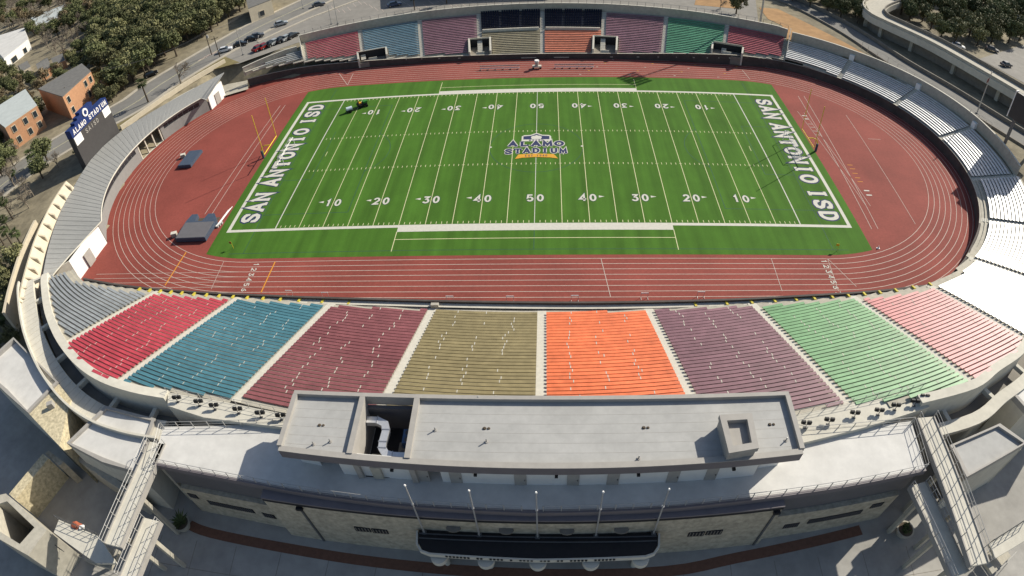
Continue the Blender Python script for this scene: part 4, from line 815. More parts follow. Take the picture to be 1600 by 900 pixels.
# ================================================================ metal-roofed building at the left end
lb = thing('concession_building', 'long curved concession building with grey standing-seam metal roof and white end walls', 'building', (-96, 0, 0))
ang = list(np.linspace(36.5, -36.5, 31))
inner_ = [(-48 - 43.0 * cos(rad(a)), 43.0 * sin(rad(a)), 4.6) for a in ang]
tail = [(-83.2, -30.0, 4.6), (-84.0, -36.0, 4.75), un3(80, 433, 4.9)]
inner_ = [un3(322, 156, 4.6)] + inner_[1:] + tail
bk = [un3(350, 113, 6.3), un3(290, 145, 6.3), un3(225, 182, 6.3), un3(187, 207, 6.3), un3(150, 240, 6.3), un3(125, 275, 6.3), un3(95, 330, 6.3), un3(76, 385, 6.3), un3(66, 437, 6.3)]
bkc = catmull(bk, 8); L_ = [0.0]
for a, b in zip(bkc[:-1], bkc[1:]): L_.append(L_[-1] + math.dist(a, b))
Li = [0.0]
for a, b in zip(inner_[:-1], inner_[1:]): Li.append(Li[-1] + math.dist(a, b))
def along(P, L, f):
    s = f * L[-1]
    for i in range(len(P) - 1):
        if s <= L[i + 1] + 1e-9: t = (s - L[i]) / max(1e-9, L[i + 1] - L[i]); return tuple(a + (b - a) * t for a, b in zip(P[i], P[i + 1]))
    return P[-1]
NP = 54
for i in range(NP):                      # one metal panel after the other, each with a raised seam
    f0, f1 = i / NP, (i + 1) / NP; a0, a1, b0, b1 = along(inner_, Li, f0), along(inner_, Li, f1), along(bkc, L_, f0), along(bkc, L_, f1)
    MB().prism([a0[:2], a1[:2], b1[:2], b0[:2]], [a0[2] - .18, a1[2] - .18, b1[2] - .18, b0[2] - .18], [a0[2], a1[2], b1[2], b0[2]]).build('roof_panel', 'greyroof', lb)
    if i: MB().path([(a0[0], a0[1], a0[2] + .02), (b0[0], b0[1], b0[2] + .02)], .03, 4).build('roof_seam', 'greyroof', lb)
    for j in ():
        g0 = along(inner_, Li, f0 + (f1 - f0) * j / 3); g1 = along(bkc, L_, f0 + (f1 - f0) * j / 3); MB().path([(g0[0], g0[1], g0[2] + .02), (g1[0], g1[1], g1[2] + .02)], .035, 4).build('roof_seam', 'greyroof', lb)
MB().path([(p[0], p[1], p[2] - .02) for p in inner_], .14, 6).build('gutter', 'concretepale', lb)
def wallarc(a0, a1, r, th, z0, z1, m, nm): 
    aa = np.linspace(a0, a1, max(3, int(abs(a1 - a0) / 2.5) + 1)); return MB().sweep([[(-48 - (r) * cos(rad(a)), r * sin(rad(a)), z0), (-48 - r * cos(rad(a)), r * sin(rad(a)), z1), (-48 - (r + th) * cos(rad(a)), (r + th) * sin(rad(a)), z1), (-48 - (r + th) * cos(rad(a)), (r + th) * sin(rad(a)), z0)] for a in aa]).build(nm, m, lb)
for a0, a1 in ((36.3, 16.5), (5.0, -36.3)):
    wallarc(a0, a1, 44.0, .3, 0, 2.5, 'greywall', 'lower_wall'); wallarc(a0, a1, 44.0, .3, 3.55, 4.5, 'greywall', 'upper_wall'); wallarc(a0, a1, 44.2, .1, 2.5, 3.55, 'greywall', 'window_back')
    w0, w1 = (a0 - 3.0, a1 + 1.5) if a0 > 10 else (a0 - 1.5, a1 + 6.0); n = int(abs(w1 - w0) / 2.1)
    for i in range(n): wallarc(w0 + (w1 - w0) * i / n - .12, w0 + (w1 - w0) * (i + 1) / n + .12, 44.12, .05, 2.52, 3.53, 'glass', 'window_pane')
    for e in ((a0, w0), (w1, a1)): wallarc(e[0], e[1], 44.0, .18, 2.5, 3.55, 'greywall', 'wall_pier')
wallarc(16.5, 5.0, 48.5, .2, 0, 5.2, 'greywall', 'bay_back_wall'); wallarc(16.5, 5.0, 44.1, 4.4, 0.0, .06, 'concretepale', 'bay_floor')
for a in (16.0, 12.6, 9.0, 5.4): MB().box((-48 - 44.2 * cos(rad(a)), 44.2 * sin(rad(a)), 0), (.3, .3, 4.45), rad(-a)).build('bay_column', 'concretepale', lb)
wallarc(36.3, -36.3, 49.6, .3, 0, 5.4, 'concretepale', 'rear_wall')
for P, zt in (([(-83.0, -26.6), (-83.3, -37.0), (-83.6, -37.0), (-83.3, -26.6)], 4.5), ([(-83.0, 26.4), (-82.2, 33.6), (-82.5, 33.6), (-83.3, 26.4)], 4.5)):
    MB().prism(P, 0, [zt, zt, zt, zt]).build('white_end_wall', 'whitebright', lb)
MB().prism([(-83.33, -37.0), (-83.63, -37.0), (-87.6, -42.6), (-87.3, -42.6)], 0, 4.6).build('rear_end_wall', 'concretepale', lb)
for y0, s in ((-32.5, 1), (30.0, 1)):
    d = MB().box((-82.9 if y0 < 0 else -82.5, y0, 0), (.2, 2.2, 2.9), 0 if y0 < 0 else -.11).build('roller_door', 'parapet', lb)
for u, v in ((133, 415), (203, 253), (220, 243)):
    x, y = un(u, v, 0.3); t = thing('waste_bin', 'black round waste bin beside the ' + ('white end wall' if v > 400 else 'open bay of the concession building'), 'bin', (x, y, 0), 'bins along the concession building'); MB().tube((x, y, 0), (x, y, 1.0), .36, .42, n=12).build('bin_body', 'black', t); MB().tube((x, y, 1.0), (x, y, 1.08), .45, .40, n=12).build('bin_lid', 'darksteel', t)
# outer lit wall; fins added, their shadows stand for its slots
P = [un3(104, 283, 8.2), un3(86, 310, 8.2), un3(70, 340, 8.2), un3(55, 375, 8.2), un3(44, 410, 8.2), un3(36, 440, 8.2), un3(30, 470, 8.2)]; P = catmull(P, 4)
ow = thing('finned_wall', 'sunlit cream outer wall with added fins whose shadows stand for slots', 'wall', P[0][:2] + (4,))
Po, Pb = offs([p for p in P], -1.6), offs([p for p in P], .35)
MB().sweep([[(q[0], q[1], 3.5), (q[0], q[1], 5.2), (p[0], p[1], 8.2), (b[0], b[1], 8.2), (b[0], b[1], 1.0)] for p, q, b in zip(P, Po, Pb)]).build('wall_body', 'cream', ow)
for i in range(1, len(P) - 1, 2):
    p, q = P[i], Po[i]; d = Vector((P[i + 1][0] - P[i - 1][0], P[i + 1][1] - P[i - 1][1])).normalized() * .22
    MB().prism([(p[0] - d.x, p[1] - d.y), (p[0] + d.x, p[1] + d.y), (q[0] * .75 + p[0] * .25 + d.x, q[1] * .75 + p[1] * .25 + d.y), (q[0] * .75 + p[0] * .25 - d.x, q[1] * .75 + p[1] * .25 - d.y)], 5.0, [8.15, 8.15, 7.3, 7.3]).build('slot_shadow_fin', 'stone', ow)
P2 = offs(P, -5.2)
o = MB().sweep([[(q[0], q[1], 1), (q[0], q[1], 5.9), (q[0] - .5, q[1] - .2, 5.9), (q[0] - .5, q[1] - .2, 1)] for q in [(a[0] - 5.5, a[1] - .5) for a in P[6:]]]).build('planted_wall', 'cream'); tag(o, 'narrow cream wall with creepers outside the finned wall', 'wall')

# ---------------------------------------------------------------- scoreboard
sb = thing('scoreboard', 'tall dark grey scoreboard with blue banner reading ALAMO STADIUM', 'scoreboard', (-100, 1.3, 5))
X, y0, y1, z0, z1 = -99.4, -6.4, 8.8, 4.9, 15.3
MB().box((X - .75, (y0 + y1) / 2, z0), (1.5, y1 - y0, z1 - z0 - 1.9)).build('face_panel', 'boardgrey', sb)
MB().box((X - .72, (y0 + y1) / 2, z1 - 1.9), (1.56, y1 - y0 + .1, 1.9)).build('blue_banner', 'banner', sb)
for i in range(3): MB().box((X - .75, y0 + 6.2 + i * .75, z1 + .02 + i * .55), (1.3, 4.6 - i * 1.2 + 3.0, .55)).build('stepped_crest', 'banner', sb)
MB().tube((X - .1, y0 + 6.9, z1 + .75), (X + .12, y0 + 6.9, z1 + .75), .95, n=20).build('crest_disc', 'whitebright', sb); MB().tube((X + .1, y0 + 6.9, z1 + .75), (X + .16, y0 + 6.9, z1 + .75), .62, n=5).build('crest_star', 'banner', sb)
for yy in (y0 + .1, y1 - 3.1): 
    pn = MB().box((X + .06, yy + 1.5, z1 - 4.0), (.12, 2.8, 2.0)).build('white_side_panel', 'whitebright', sb)
vt = lambda p: (X + .09 + (p[2] - .012) * .5, p[0], p[1])
for j, ch in enumerate('ALAMO STADIUM'):
    if ch != ' ': glyph('banner_letter', ch, (y0 + .75 + j * 1.09, z1 - 1.5), (.86, 0), (0, 1.15), 'whitebright', sb, .2, None, vertical=vt)
for j, ch in enumerate('SAISD'): glyph('panel_letter', ch, (y0 + 4.6 + j * 1.15, z1 - 3.5), (.85, 0), (0, 1.05), 'parapet', sb, .16, None, serif=False, vertical=lambda p: (X + .03 + (p[2] - .012) * .5, p[0], p[1]))
for yy in (y0 + 2, (y0 + y1) / 2, y1 - 2): MB().box((X - 1.9, yy, 4.4), (.5, .5, 9.5)).build('steel_leg', 'slate', sb)

# ---------------------------------------------------------------- video board at the right edge
q = un(1560, 262, 5.5); h = 9.5; bx, by = q[0] + 1.21 * h, q[1] + .92 * h
vb = thing('video_board', 'blue framed video board seen from behind above the white metal benches', 'scoreboard', (bx, by, 5))
dirv = Vector((-.35, .94)).normalized(); nr = Vector((dirv.y, -dirv.x))
def vq(a0, a1, d0, d1): return [(bx + dirv.x * a + nr.x * d, by + dirv.y * a + nr.y * d) for a, d in ((a0, d0), (a1, d0), (a1, d1), (a0, d1))]
MB().prism(vq(-5, 5, -.5, .5), 11.2, 17.2).build('board_case', 'boardgrey', vb); MB().prism(vq(-3, 3, -.45, .45), 17.2, 18.4).build('board_crest', 'banner', vb)
for a in (-5.1, 5.1): MB().prism(vq(a - .12, a + .12, -.6, .6), 11.0, 17.4).build('white_frame', 'whitebright', vb)
for z in (10.9, 17.21): MB().prism(vq(-4.95, -3.1, -.6, .6), z, z + .22).build('white_frame', 'whitebright', vb)
for a in (-3.2, 3.2): MB().prism(vq(a - .3, a + .3, -.3, .3), 4, 11.2).build('steel_leg', 'slate', vb)

# ================================================================ beyond the stadium
sheet('paved_gap', [(344, 152), (388, 139), (386, 118), (352, 116)], 'concrete', lvl=.5, zoff=.0)
sheet('parking_lot', [(300, 106), (372, 100), (480, 62), (575, 44), (700, 28), (860, 18), (1000, 22), (1100, 30), (1185, 36), (1180, -6), (1100, -30), (800, -40), (600, -30), (480, -2), (400, 52)], 'asphaltold', zoff=.05)
RDL = [(-40, 325), (40, 262), (120, 212), (205, 165), (250, 133), (330, 85), (400, 45), (470, 12), (560, -30), (700, -90)]
def road(name, px, wd, m, zoff, lvl=5.0):
    P = catmull([un(u, v, lvl) for u, v in px], 5); L, R_ = band(P, wd, lvl + zoff); return struct(MB().strip(R_, L).build(name, m, normals=False)), P
_, rpth = road('street', RDL, 12.5, 'asphalt', .10)
for d, nm, m, wd in ((6.9, 'sidewalk', 'sidewalk', 1.2), (-6.9, 'sidewalk', 'sidewalk', 1.2)):
    P = offs([p + (0,) for p in rpth], d); L, R_ = band([p[:2] for p in P], wd, 0)
    struct(MB().sweep([[(a[0], a[1], 5.0), (a[0], a[1], 5.24), (b[0], b[1], 5.24), (b[0], b[1], 5.0)] for a, b in zip(L, R_)]).build(nm, m))
for d in (.15, -.15): L, R_ = band([p[:2] for p in offs([p + (0,) for p in rpth], d)], .1, 5.107); struct(MB().strip(R_, L).build('centre_line', 'lineyellow', normals=False))
for i in range(8): 
    x, y = un(316 + i * 5.5, 92 - i * 2.6, 5); struct(MB().box((x, y, 5.108), (.5, 3.2, .004), -.35).build('crossing_bar', 'trackwhite'))
ps = [un(u, v, 5) for u, v in ((372, 100), (300, 118), (240, 155), (190, 195), (205, 178), (265, 135), (330, 100))]
sheet('verge', [(375, 98), (300, 118), (235, 160), (185, 205), (175, 215), (168, 205), (250, 145), (310, 105), (350, 88)], 'drygrass', zoff=.06)
o = MB(); ppx = [un3(190, 203, 5), un3(240, 168, 5), (un3(300, 128, 5)), un3(352, 98, 5)]; L, R_ = band([p[:2] for p in catmull(ppx, 4)], .5, 0)
tag(o.sweep([[(a[0], a[1], 4.8), (a[0], a[1], 6.1), (b[0], b[1], 6.1), (b[0], b[1], 4.8)] for a, b in zip(L, R_)]).build('retaining_wall', 'cream'), 'low cream retaining wall behind the metal-roofed building', 'wall')
sheet('clay_field', [(1186, 12), (1215, 14), (1330, 72), (1440, 140), (1400, 118), (1300, 82), (1226, 60), (1222, 40), (1200, 30)], 'clay', zoff=.07)
sheet('clay_field', [(1085, 8), (1150, 14), (1170, -5), (1090, -12)], 'clay', zoff=.09)
_, r2 = road('service_road', [(1195, -12), (1260, 14), (1330, 52), (1400, 98), (1480, 145), (1560, 195), (1640, 245)], 7.0, 'asphalt', .11)
for d, hh, m, nm, lab in ((3.9, .55, 'concretedark', 'road_curb_wall', 'low dark wall along the service road beside the clay field'), (-3.9, 1.1, 'concretedark', 'road_curb_wall', 'dark retaining wall between the service road and the curved ramp')):
    P = offs([p + (0,) for p in r2], d); L, R_ = band([p[:2] for p in P], .45, 0); tag(MB().sweep([[(a[0], a[1], 4.8), (a[0], a[1], 5.0 + hh), (b[0], b[1], 5.0 + hh), (b[0], b[1], 4.8)] for a, b in zip(L, R_)]).build(nm, m), lab, 'wall')
# chain-link fence between the right stand and the road
fp = [un3(u, v, 5.0) for u, v in ((1345, 78), (1400, 112), (1450, 143), (1500, 176), (1545, 206))]
t = thing('chain_fence', 'tall chain-link fence on posts below the curved ramp', 'fence', fp[0])
for p in catmull(fp, 4): MB().tube(p, (p[0], p[1], p[2] + 2.4), .05, n=5).build('fence_post', 'steel', t)
for h in (2.35, 1.2, .1): MB().path([(p[0], p[1], p[2] + h) for p in catmull(fp, 4)], .025, 4).build('fence_rail', 'steel', t)
# curved ramp on piers
rm = thing('highway_ramp', 'curved elevated concrete ramp with parapets and piers beside the woods', 'bridge', (110, 45, 5))
rc = catmull([un3(1440, -14, 10) , un3(1392, -2, 10), un3(1366, 10, 10), un3(1372, 24, 10), un3(1400, 38, 10), un3(1460, 66, 10), un3(1530, 105, 10), un3(1600, 146, 10), un3(1680, 195, 10)], 5)
rc = [(x, y, 10.0) for x, y, z in rc]
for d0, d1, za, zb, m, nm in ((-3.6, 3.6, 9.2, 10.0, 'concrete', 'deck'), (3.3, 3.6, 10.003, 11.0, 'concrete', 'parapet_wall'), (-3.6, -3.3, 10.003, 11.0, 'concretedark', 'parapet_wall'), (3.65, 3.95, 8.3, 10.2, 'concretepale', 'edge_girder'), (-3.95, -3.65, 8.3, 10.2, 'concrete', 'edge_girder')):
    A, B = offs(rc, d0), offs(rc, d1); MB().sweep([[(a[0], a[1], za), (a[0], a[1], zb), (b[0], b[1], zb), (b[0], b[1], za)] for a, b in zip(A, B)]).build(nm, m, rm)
for i in range(8, len(rc) - 2, 5): MB().box((rc[i][0], rc[i][1], 4.8), (1.0, 5.0, 4.4), math.atan2(rc[i + 1][1] - rc[i][1], rc[i + 1][0] - rc[i][0])).build('pier', 'concrete', rm)
A = offs(rc, 1.5); o = MB().sweep([[(a[0], a[1], 4.5), (a[0], a[1], 9.1), (a[0] + .4, a[1] + .3, 9.1), (a[0] + .4, a[1] + .3, 4.5)] for a in A[12:]]).build('ramp_wall', 'concretedark', rm)
sheet('yard_paving', [(1530, 92), (1600, 70), (1660, 80), (1660, 150), (1600, 130)], 'asphaltold', lvl=5, zoff=.05)
sheet('yard_paving', [(1360, -10), (1460, -16), (1460, 10), (1400, 14), (1368, 8)], 'sidewalk', lvl=5, zoff=.06)

# ---------------------------------------------------------------- buildings in the distance
def house(label, px, z, m, wins=(), roof='flat', rm='shingle', zb=4.6, name='brick_building', rh=1.5, doors=()):
    P = [un(u, v, z) for u, v in px]; n = len(P); t = thing(name, label, 'building', (sum(p[0] for p in P) / n, sum(p[1] for p in P) / n, 5)); MB().prism(P, zb, z).build('wall', m, t)
    if roof == 'flat':
        MB().prism([(p[0], p[1]) for p in P], z + .003, z + .25).build('roof', rm, t)
    else:
        a, b, c, d = P; m1 = ((a[0] + d[0]) / 2, (a[1] + d[1]) / 2, z + rh); m2 = ((b[0] + c[0]) / 2, (b[1] + c[1]) / 2, z + rh); mb = MB(); A, B, C_, D = [p + (z + .003,) for p in P]; mb.poly([A, B, m2, m1]).poly([C_, D, m1, m2]).poly([B, C_, m2]).poly([D, A, m1]).build('roof', rm, t)
    a, b = Vector(P[0]), Vector(P[1]); d = (b - a).normalized(); nn = Vector((d.y, -d.x)); cxy = Vector((sum(p[0] for p in P) / n, sum(p[1] for p in P) / n))
    if (cxy - a).dot(nn) > 0: nn = -nn
    L = (b - a).length
    for f, zz, ww, hh in wins:
        p = a + d * (L * f) + nn * .05; fr_ = MB().box((p.x, p.y, zz), (ww + .3, .16, hh + .3), math.atan2(d.y, d.x)).build('window', 'cream', t); p2 = p + nn * .06; MB().box((p2.x, p2.y, zz + .15), (ww, .12, hh), math.atan2(d.y, d.x)).build('pane', 'glass', fr_)
    return t
w2 = [(f, z, 1.3, 1.5) for z in (6.0, 9.2) for f in (.14, .42, .72, .9)]
house('orange brick block with pale framed windows beside the street', [(98, 152), (142, 112), (128, 100), (60, 140)], 12.0, 'brick', [(f, z, 1.2, 1.7) for z in (6.0, 9.3) for f in (.12, .72, .9)], rm='shingle')
house('orange brick block with grey roof half hidden by a bush', [(8, 200), (58, 165), (40, 140), (-20, 178)], 12.0, 'brick', [(f, z, 1.2, 1.7) for z in (6.0, 9.3) for f in (.2, .55, .85)], rm='paleroof')
house('white commercial building with dark shopfront openings', [(6, 92), (44, 62), (38, 44), (-20, 62)], 9.5, 'white', [(.3, 5.2, 4.0, 2.2), (.75, 5.2, 2.4, 2.2)], rm='roofwhite', name='shop_building')
house('long pale house with light green metal roof among the trees', [(58, 42), (118, 16), (108, 4), (48, 28)], 8.5, 'cream', [(f, 5.8, 1.4, 1.3) for f in (.2, .5, .8)], 'gable', 'paleroof', name='house')
house('small brick gabled house among the bare trees', [(62, 116), (80, 104), (74, 90), (56, 100)], 8.0, 'brick', [(.5, 5.7, 1.2, 1.3)], 'gable', 'shingle', name='house')
house('tiny grey roofed cottage behind the brick block', [(34, 112), (48, 104), (42, 96), (28, 104)], 7.6, 'cream', [(.5, 5.7, 1.0, 1.2)], 'gable', 'shingle', name='house')
house('tan brick house half hidden behind the bushes', [(84, 102), (102, 94), (98, 84), (80, 92)], 7.8, 'brick', [(.5, 5.7, 1.2, 1.2)], 'gable', 'shingle', name='house')
house('cream building beside the street at the edge of the wood', [(388, 14), (424, 0), (418, -14), (384, -2)], 10, 'cream', [(.5, 6, 1.6, 1.6)], name='shop_building')
t = thing('event_hall', 'large slate hall beyond the parking lot casting a blue shadow', 'building', un(760, -20, 5) + (5,)); P = [un(652, -1, 5), un(900, -10, 5), un(915, -60, 5), un(640, -50, 5)]
MB().prism(P, 4.8, 13.0).build('wall', 'slate', t); MB().prism(P, 13.003, 13.4).build('roof', 'membrane', t)

# ---------------------------------------------------------------- trees
def tube_limb(mb, a, b, r0, r1): mb.tube(a, b, r0, r1, 6)
def leafcloud(R, H, n, clumps, size, seed, flat=.75):
    r = np.random.default_rng(seed); mb = MB(); C = []
    for i in range(clumps):
        while True:
            v = r.uniform(-1, 1, 3)
            if .25 < np.linalg.norm(v) < 1: break
        C.append((v[0] * R * .8, v[1] * R * .8, H + v[2] * R * flat * .8, R * r.uniform(.22, .42)))
    per = n // clumps
    for cx, cy, cz, cr in C:
        for j in range(per):
            d = r.normal(size=3); d /= np.linalg.norm(d); p = np.array([cx, cy, cz]) + d * cr * r.uniform(.55, 1.08) * np.array([1, 1, .8]); nrm = Vector(d + r.normal(size=3) * .55).normalized(); q = nrm.to_track_quat('Z', 'Y'); s = size * r.uniform(.6, 1.3); a = r.uniform(0, PI)
            u = q @ Vector((cos(a) * s, sin(a) * s, 0)); v = q @ Vector((-sin(a) * s * .6, cos(a) * s * .6, 0)); P = Vector(p); mb.poly([P - u, P - v, P + u, P + v])
    return mb, C
PROTO = {}
def proto_tree(kind, seed):
    name = {'oak': 'oak_tree', 'olive': 'broad_tree', 'brown': 'autumn_tree', 'bare': 'bare_tree', 'palm': 'palm_tree', 'shrub': 'shrub'}[kind]; t = thing(name, 'x', 'tree', (0, 0, 0)); tk = MB(); r = np.random.default_rng(seed)
    if kind in ('oak', 'olive', 'brown'):
        mb, C = leafcloud(3.6, 4.6, 2300 if kind != 'brown' else 1300, 34, .30, seed); tk.tube((0, 0, -.4), (0, 0, 2.2), .32, .22, 7)
        for c in C[:12]: tk.tube((0, 0, 1.8), (c[0] * .8, c[1] * .8, c[2]), .14, .04, 5)
        tk.build('trunk', 'bark', t); mb.build('crown', {'oak': 'leafdark', 'olive': 'leafolive', 'brown': 'leafbrown'}[kind], t, normals=False)
    elif kind == 'bare':
        def br(p, d, L, r0, dep):
            q = p + d * L; tk.tube(p, q, max(r0, .028), max(r0 * .62, .024), 5 if dep < 3 else 3)
            if dep < 5:
                for i in range(3 if dep else 4):
                    dd = (d + Vector(r.normal(size=3)) * .55 + Vector((0, 0, .12))).normalized(); br(p + d * L * r.uniform(.7, 1), dd, L * r.uniform(.6, .8), r0 * .58, dep + 1)
        br(Vector((0, 0, -.4)), Vector((0, 0, 1)), 2.4, .24, 0); tk.build('trunk', 'twig', t, normals=False)
    elif kind == 'palm':
        tk.tube((0, 0, -.3), (0, 0, 5.6), .26, .2, 7); tk.build('trunk', 'bark', t); mb = MB()
        for i in range(46):
            a = i * 2.4; el = r.uniform(-.7, 1.1); L = r.uniform(1.3, 1.9); d = Vector((cos(a) * cos(el), sin(a) * cos(el), sin(el))); s = Vector((-sin(a), cos(a), 0)); o = Vector((0, 0, 5.7))
            for k in range(5):
                f = (k - 2) * .28; e = (d + s * f).normalized(); mb.poly([o + d * L * .35, o + d * L * .35 + e * L * .4 + s * .1, o + d * L * .35 + e * L * .75 - Vector((0, 0, .25)), o + d * L * .35 + e * L * .4 - s * .1])
        mb.build('crown', 'palm', t, normals=False)
    else:
        mb, C = leafcloud(1.2, .9, 380, 10, .16, seed); tk.tube((0, 0, -.3), (0, 0, .8), .08, .05, 5); tk.build('stem', 'bark', t); mb.build('foliage', 'leafolive', t, normals=False)
    t['_k'] = kind; return t
used = set()
def tree(kind, x, y, s, label, group=None, var=None, cat='tree', rz=None, zs=1.0):
    v = var if var is not None else int(rng.integers(0, 3 if kind in ('oak', 'bare', 'olive') else 1)); key = (kind, v)
    if key not in PROTO: PROTO[key] = proto_tree(kind, 11 + 7 * v + len(kind)); o = PROTO[key]
    else: o = copytree(PROTO[key])
    if '_k' in o: del o['_k']
    o.location = (x, y, gz(x, y)); o.rotation_euler = (0, 0, rng.uniform(0, 6.28) if rz is None else rz); o.scale = (s, s, s * zs)
    o['label'] = label; o['category'] = cat
    if group: o['group'] = group
    elif 'group' in o: del o['group']
    return o
def inpoly(x, y, P):
    c = False; n = len(P)
    for i in range(n):
        (x1, y1), (x2, y2) = P[i], P[(i + 1) % n]
        if (y1 > y) != (y2 > y) and x < (x2 - x1) * (y - y1) / (y2 - y1) + x1: c = not c
    return c
def wood(px, gap, mix, smin, smax, tries=4000, lvl=5.0, avoid=()):
    P = [un(u, v, lvl) for u, v in px]; xs = [p[0] for p in P]; ys = [p[1] for p in P]; pts = []
    for _ in range(tries):
        x, y = rng.uniform(min(xs), max(xs)), rng.uniform(min(ys), max(ys))
        if not inpoly(x, y, P) or any(math.hypot(x - a, y - b) < gap for a, b in pts) or any(math.hypot(x - a, y - b) < r for a, b, r in avoid): continue
        pts.append((x, y))
    for x, y in pts:
        pu, pv = pj(x, y, gz(x, y) + 4)
        if not (-45 < pu < 1645 and pv > -45): continue
        k, lab, grp = mix[int(rng.integers(0, len(mix)))]; tree(k, x, y, rng.uniform(smin, smax), lab, grp)
    return pts
OAK = ('oak', 'dense dark evergreen oak in the wood across the street', 'oaks in the wood across the street'); OLI = ('olive', 'olive green broad tree in the wood across the street', 'olive trees in the wood across the street')
BAR = ('bare', 'leafless grey tree between the houses across the street', 'leafless trees between the houses'); BRN = ('brown', 'rust brown autumn tree between the houses across the street', 'autumn trees between the houses')
wood([(155, 118), (150, 70), (160, 10), (160, -30), (400, -30), (385, 14), (300, 72), (235, 120), (190, 142)], 4.4, [OAK, OLI], .85, 1.3)
wood([(0, 170), (0, 110), (60, 135), (100, 100), (150, 70), (155, 120), (140, 108), (100, 150), (60, 150), (30, 190)], 5.2, [OAK, OLI, BRN], .55, .85)
wood([(0, 40), (0, -30), (160, -30), (155, 60), (110, 100), (50, 60)], 4.6, [BAR, BAR, BAR, BRN, OAK], .85, 1.25)
RO = ('oak', 'dark evergreen tree in the wood beyond the curved ramp', 'trees in the wood beyond the ramp'); RL = ('olive', 'olive tinted tree in the wood beyond the curved ramp', 'olive tinted trees beyond the ramp')
wood([(1395, 22), (1470, 12), (1480, -30), (1680, -30), (1680, 60), (1600, 66), (1540, 80), (1480, 70)], 5.0, [RO, RO, RL], .9, 1.3)
wood([(1215, -2), (1290, 22), (1345, 40), (1352, 0), (1340, -25), (1200, -25)], 5.0, [('oak', 'dark tree crowding the road bend below the curved ramp', 'trees crowding the road bend')], .7, 1.0)
LG = ('oak', 'leafy dark tree on the verge on the street side of the scoreboard', 'leafy trees on the street side of the scoreboard'); LB_ = ('bare', 'bare branched tree on the verge on the street side of the scoreboard', 'bare trees on the street side of the scoreboard'); LP_ = ('palm', 'shaggy palm outside the buttressed wall', 'palms outside the buttressed wall'); LS = ('olive', 'low bushy tree outside the buttressed wall', 'bushy trees outside the buttressed wall')
wood([(-30, 235), (20, 222), (40, 238), (25, 268), (-30, 300)], 3.6, [LG, LG, LB_], .55, .8)
wood([(-30, 330), (30, 285), (75, 250), (92, 262), (60, 300), (40, 335), (-30, 400)], 4.4, [LB_, LB_, LG, ('palm', 'palm on the dry verge on the street side of the scoreboard', 'palms on the street side of the scoreboard')], .55, .95)
wood([(-30, 400), (30, 350), (42, 372), (18, 430), (0, 500), (-30, 520)], 3.8, [LP_, LS, LS], .5, .8)
wood([(150, 118), (200, 142), (190, 150), (165, 168), (150, 150)], 3.4, [('olive', 'bushy olive tree between the brick block and the street', 'bushes beside the brick block')], .5, .7)
for u, v, s, k, lab in ((232, 160, 1.0, 'palm', 'stocky palm on the verge behind the metal roof'), (283, 130, 1.15, 'bare', 'wide leafless tree on the verge behind the metal roof'), (64, 186, .95, 'oak', 'round dark bush-like oak between the two brick blocks'), (42, 192, .8, 'bare', 'bare tree in front of the second brick block'), (8, 165, .9, 'brown', 'rusty autumn tree beside the second brick block'),
                        (60, 268, .9, 'palm', 'palm beside the street on the street side of the scoreboard'), (28, 300, 1.0, 'bare', 'bare grey tree beside the street on the street side of the scoreboard'), (10, 260, .9, 'oak', 'dark oak at the street corner on the street side of the scoreboard'), (25, 350, .8, 'palm', 'taller palm beside the narrow creeper wall'), (8, 385, .75, 'palm', 'lone palm with drooping fronds by the creeper wall'), (6, 490, .8, 'palm', 'palm beside the outer concourse wall'),
                        (648, 16, .7, 'palm', 'small palm at the end of the parking lot'), (698, 6, .8, 'palm', 'slim palm beside the dark roofed block'), (1150, 22, .9, 'olive', 'yellowish tree behind the sea green benches'), (1125, 14, .6, 'bare', 'small bare tree behind the sea green benches'), (150, 230, .6, 'shrub', 'shrub at the foot of the scoreboard'), (120, 240, .9, 'shrub', 'shrub beside the street below the scoreboard')):
    x, y = un(u, v, 5 if v < 300 else 3.5); tree(k, x, y, s, lab, cat='tree' if k != 'shrub' else 'shrub')
# ================================================================ cars
def make_car(m):
    t = thing('parked_car', 'x', 'car', (0, 0, 0)); L, W_ = 4.5, 1.8
    prof = [(-2.25, .35), (-2.25, .75), (-2.1, .95), (-1.3, 1.02), (.75, 1.0), (2.0, .85), (2.25, .65), (2.25, .35)]
    MB().sweep([[(x, s * .9 * (1 if z < .8 else .95), z) for x, z in prof] for s in (-1, 1)]).build('body', m, t)
    cab = [(-1.75, 1.0), (-1.25, 1.45), (.35, 1.47), (1.05, 1.0)]
    MB().sweep([[(x, s * (.82 if z < 1.2 else .66), z + .003) for x, z in cab] for s in (-1, 1)]).build('windows', 'glass', t); MB().prism([(-1.2, -.64), (.33, -.64), (.33, .64), (-1.2, .64)], 1.46, 1.52).build('roof', m, t)
    for x in (-1.4, 1.4):
        for s in (-1, 1): wl = MB().tube((x, s * .72, .33), (x, s * .93, .33), .33, n=12).build('wheel', 'tyre', t); MB().tube((x, s * .93, .33), (x, s * .95, .33), .19, n=8).build('rim', 'galv', wl)
    for s in (-.62, .62): MB().box((2.22, s, .6), (.1, .35, .16)).build('headlight', 'whitebright', t); MB().box((-2.22, s, .68), (.1, .3, .16)).build('tail_light', 'carred', t)
    return t
CP0 = {}
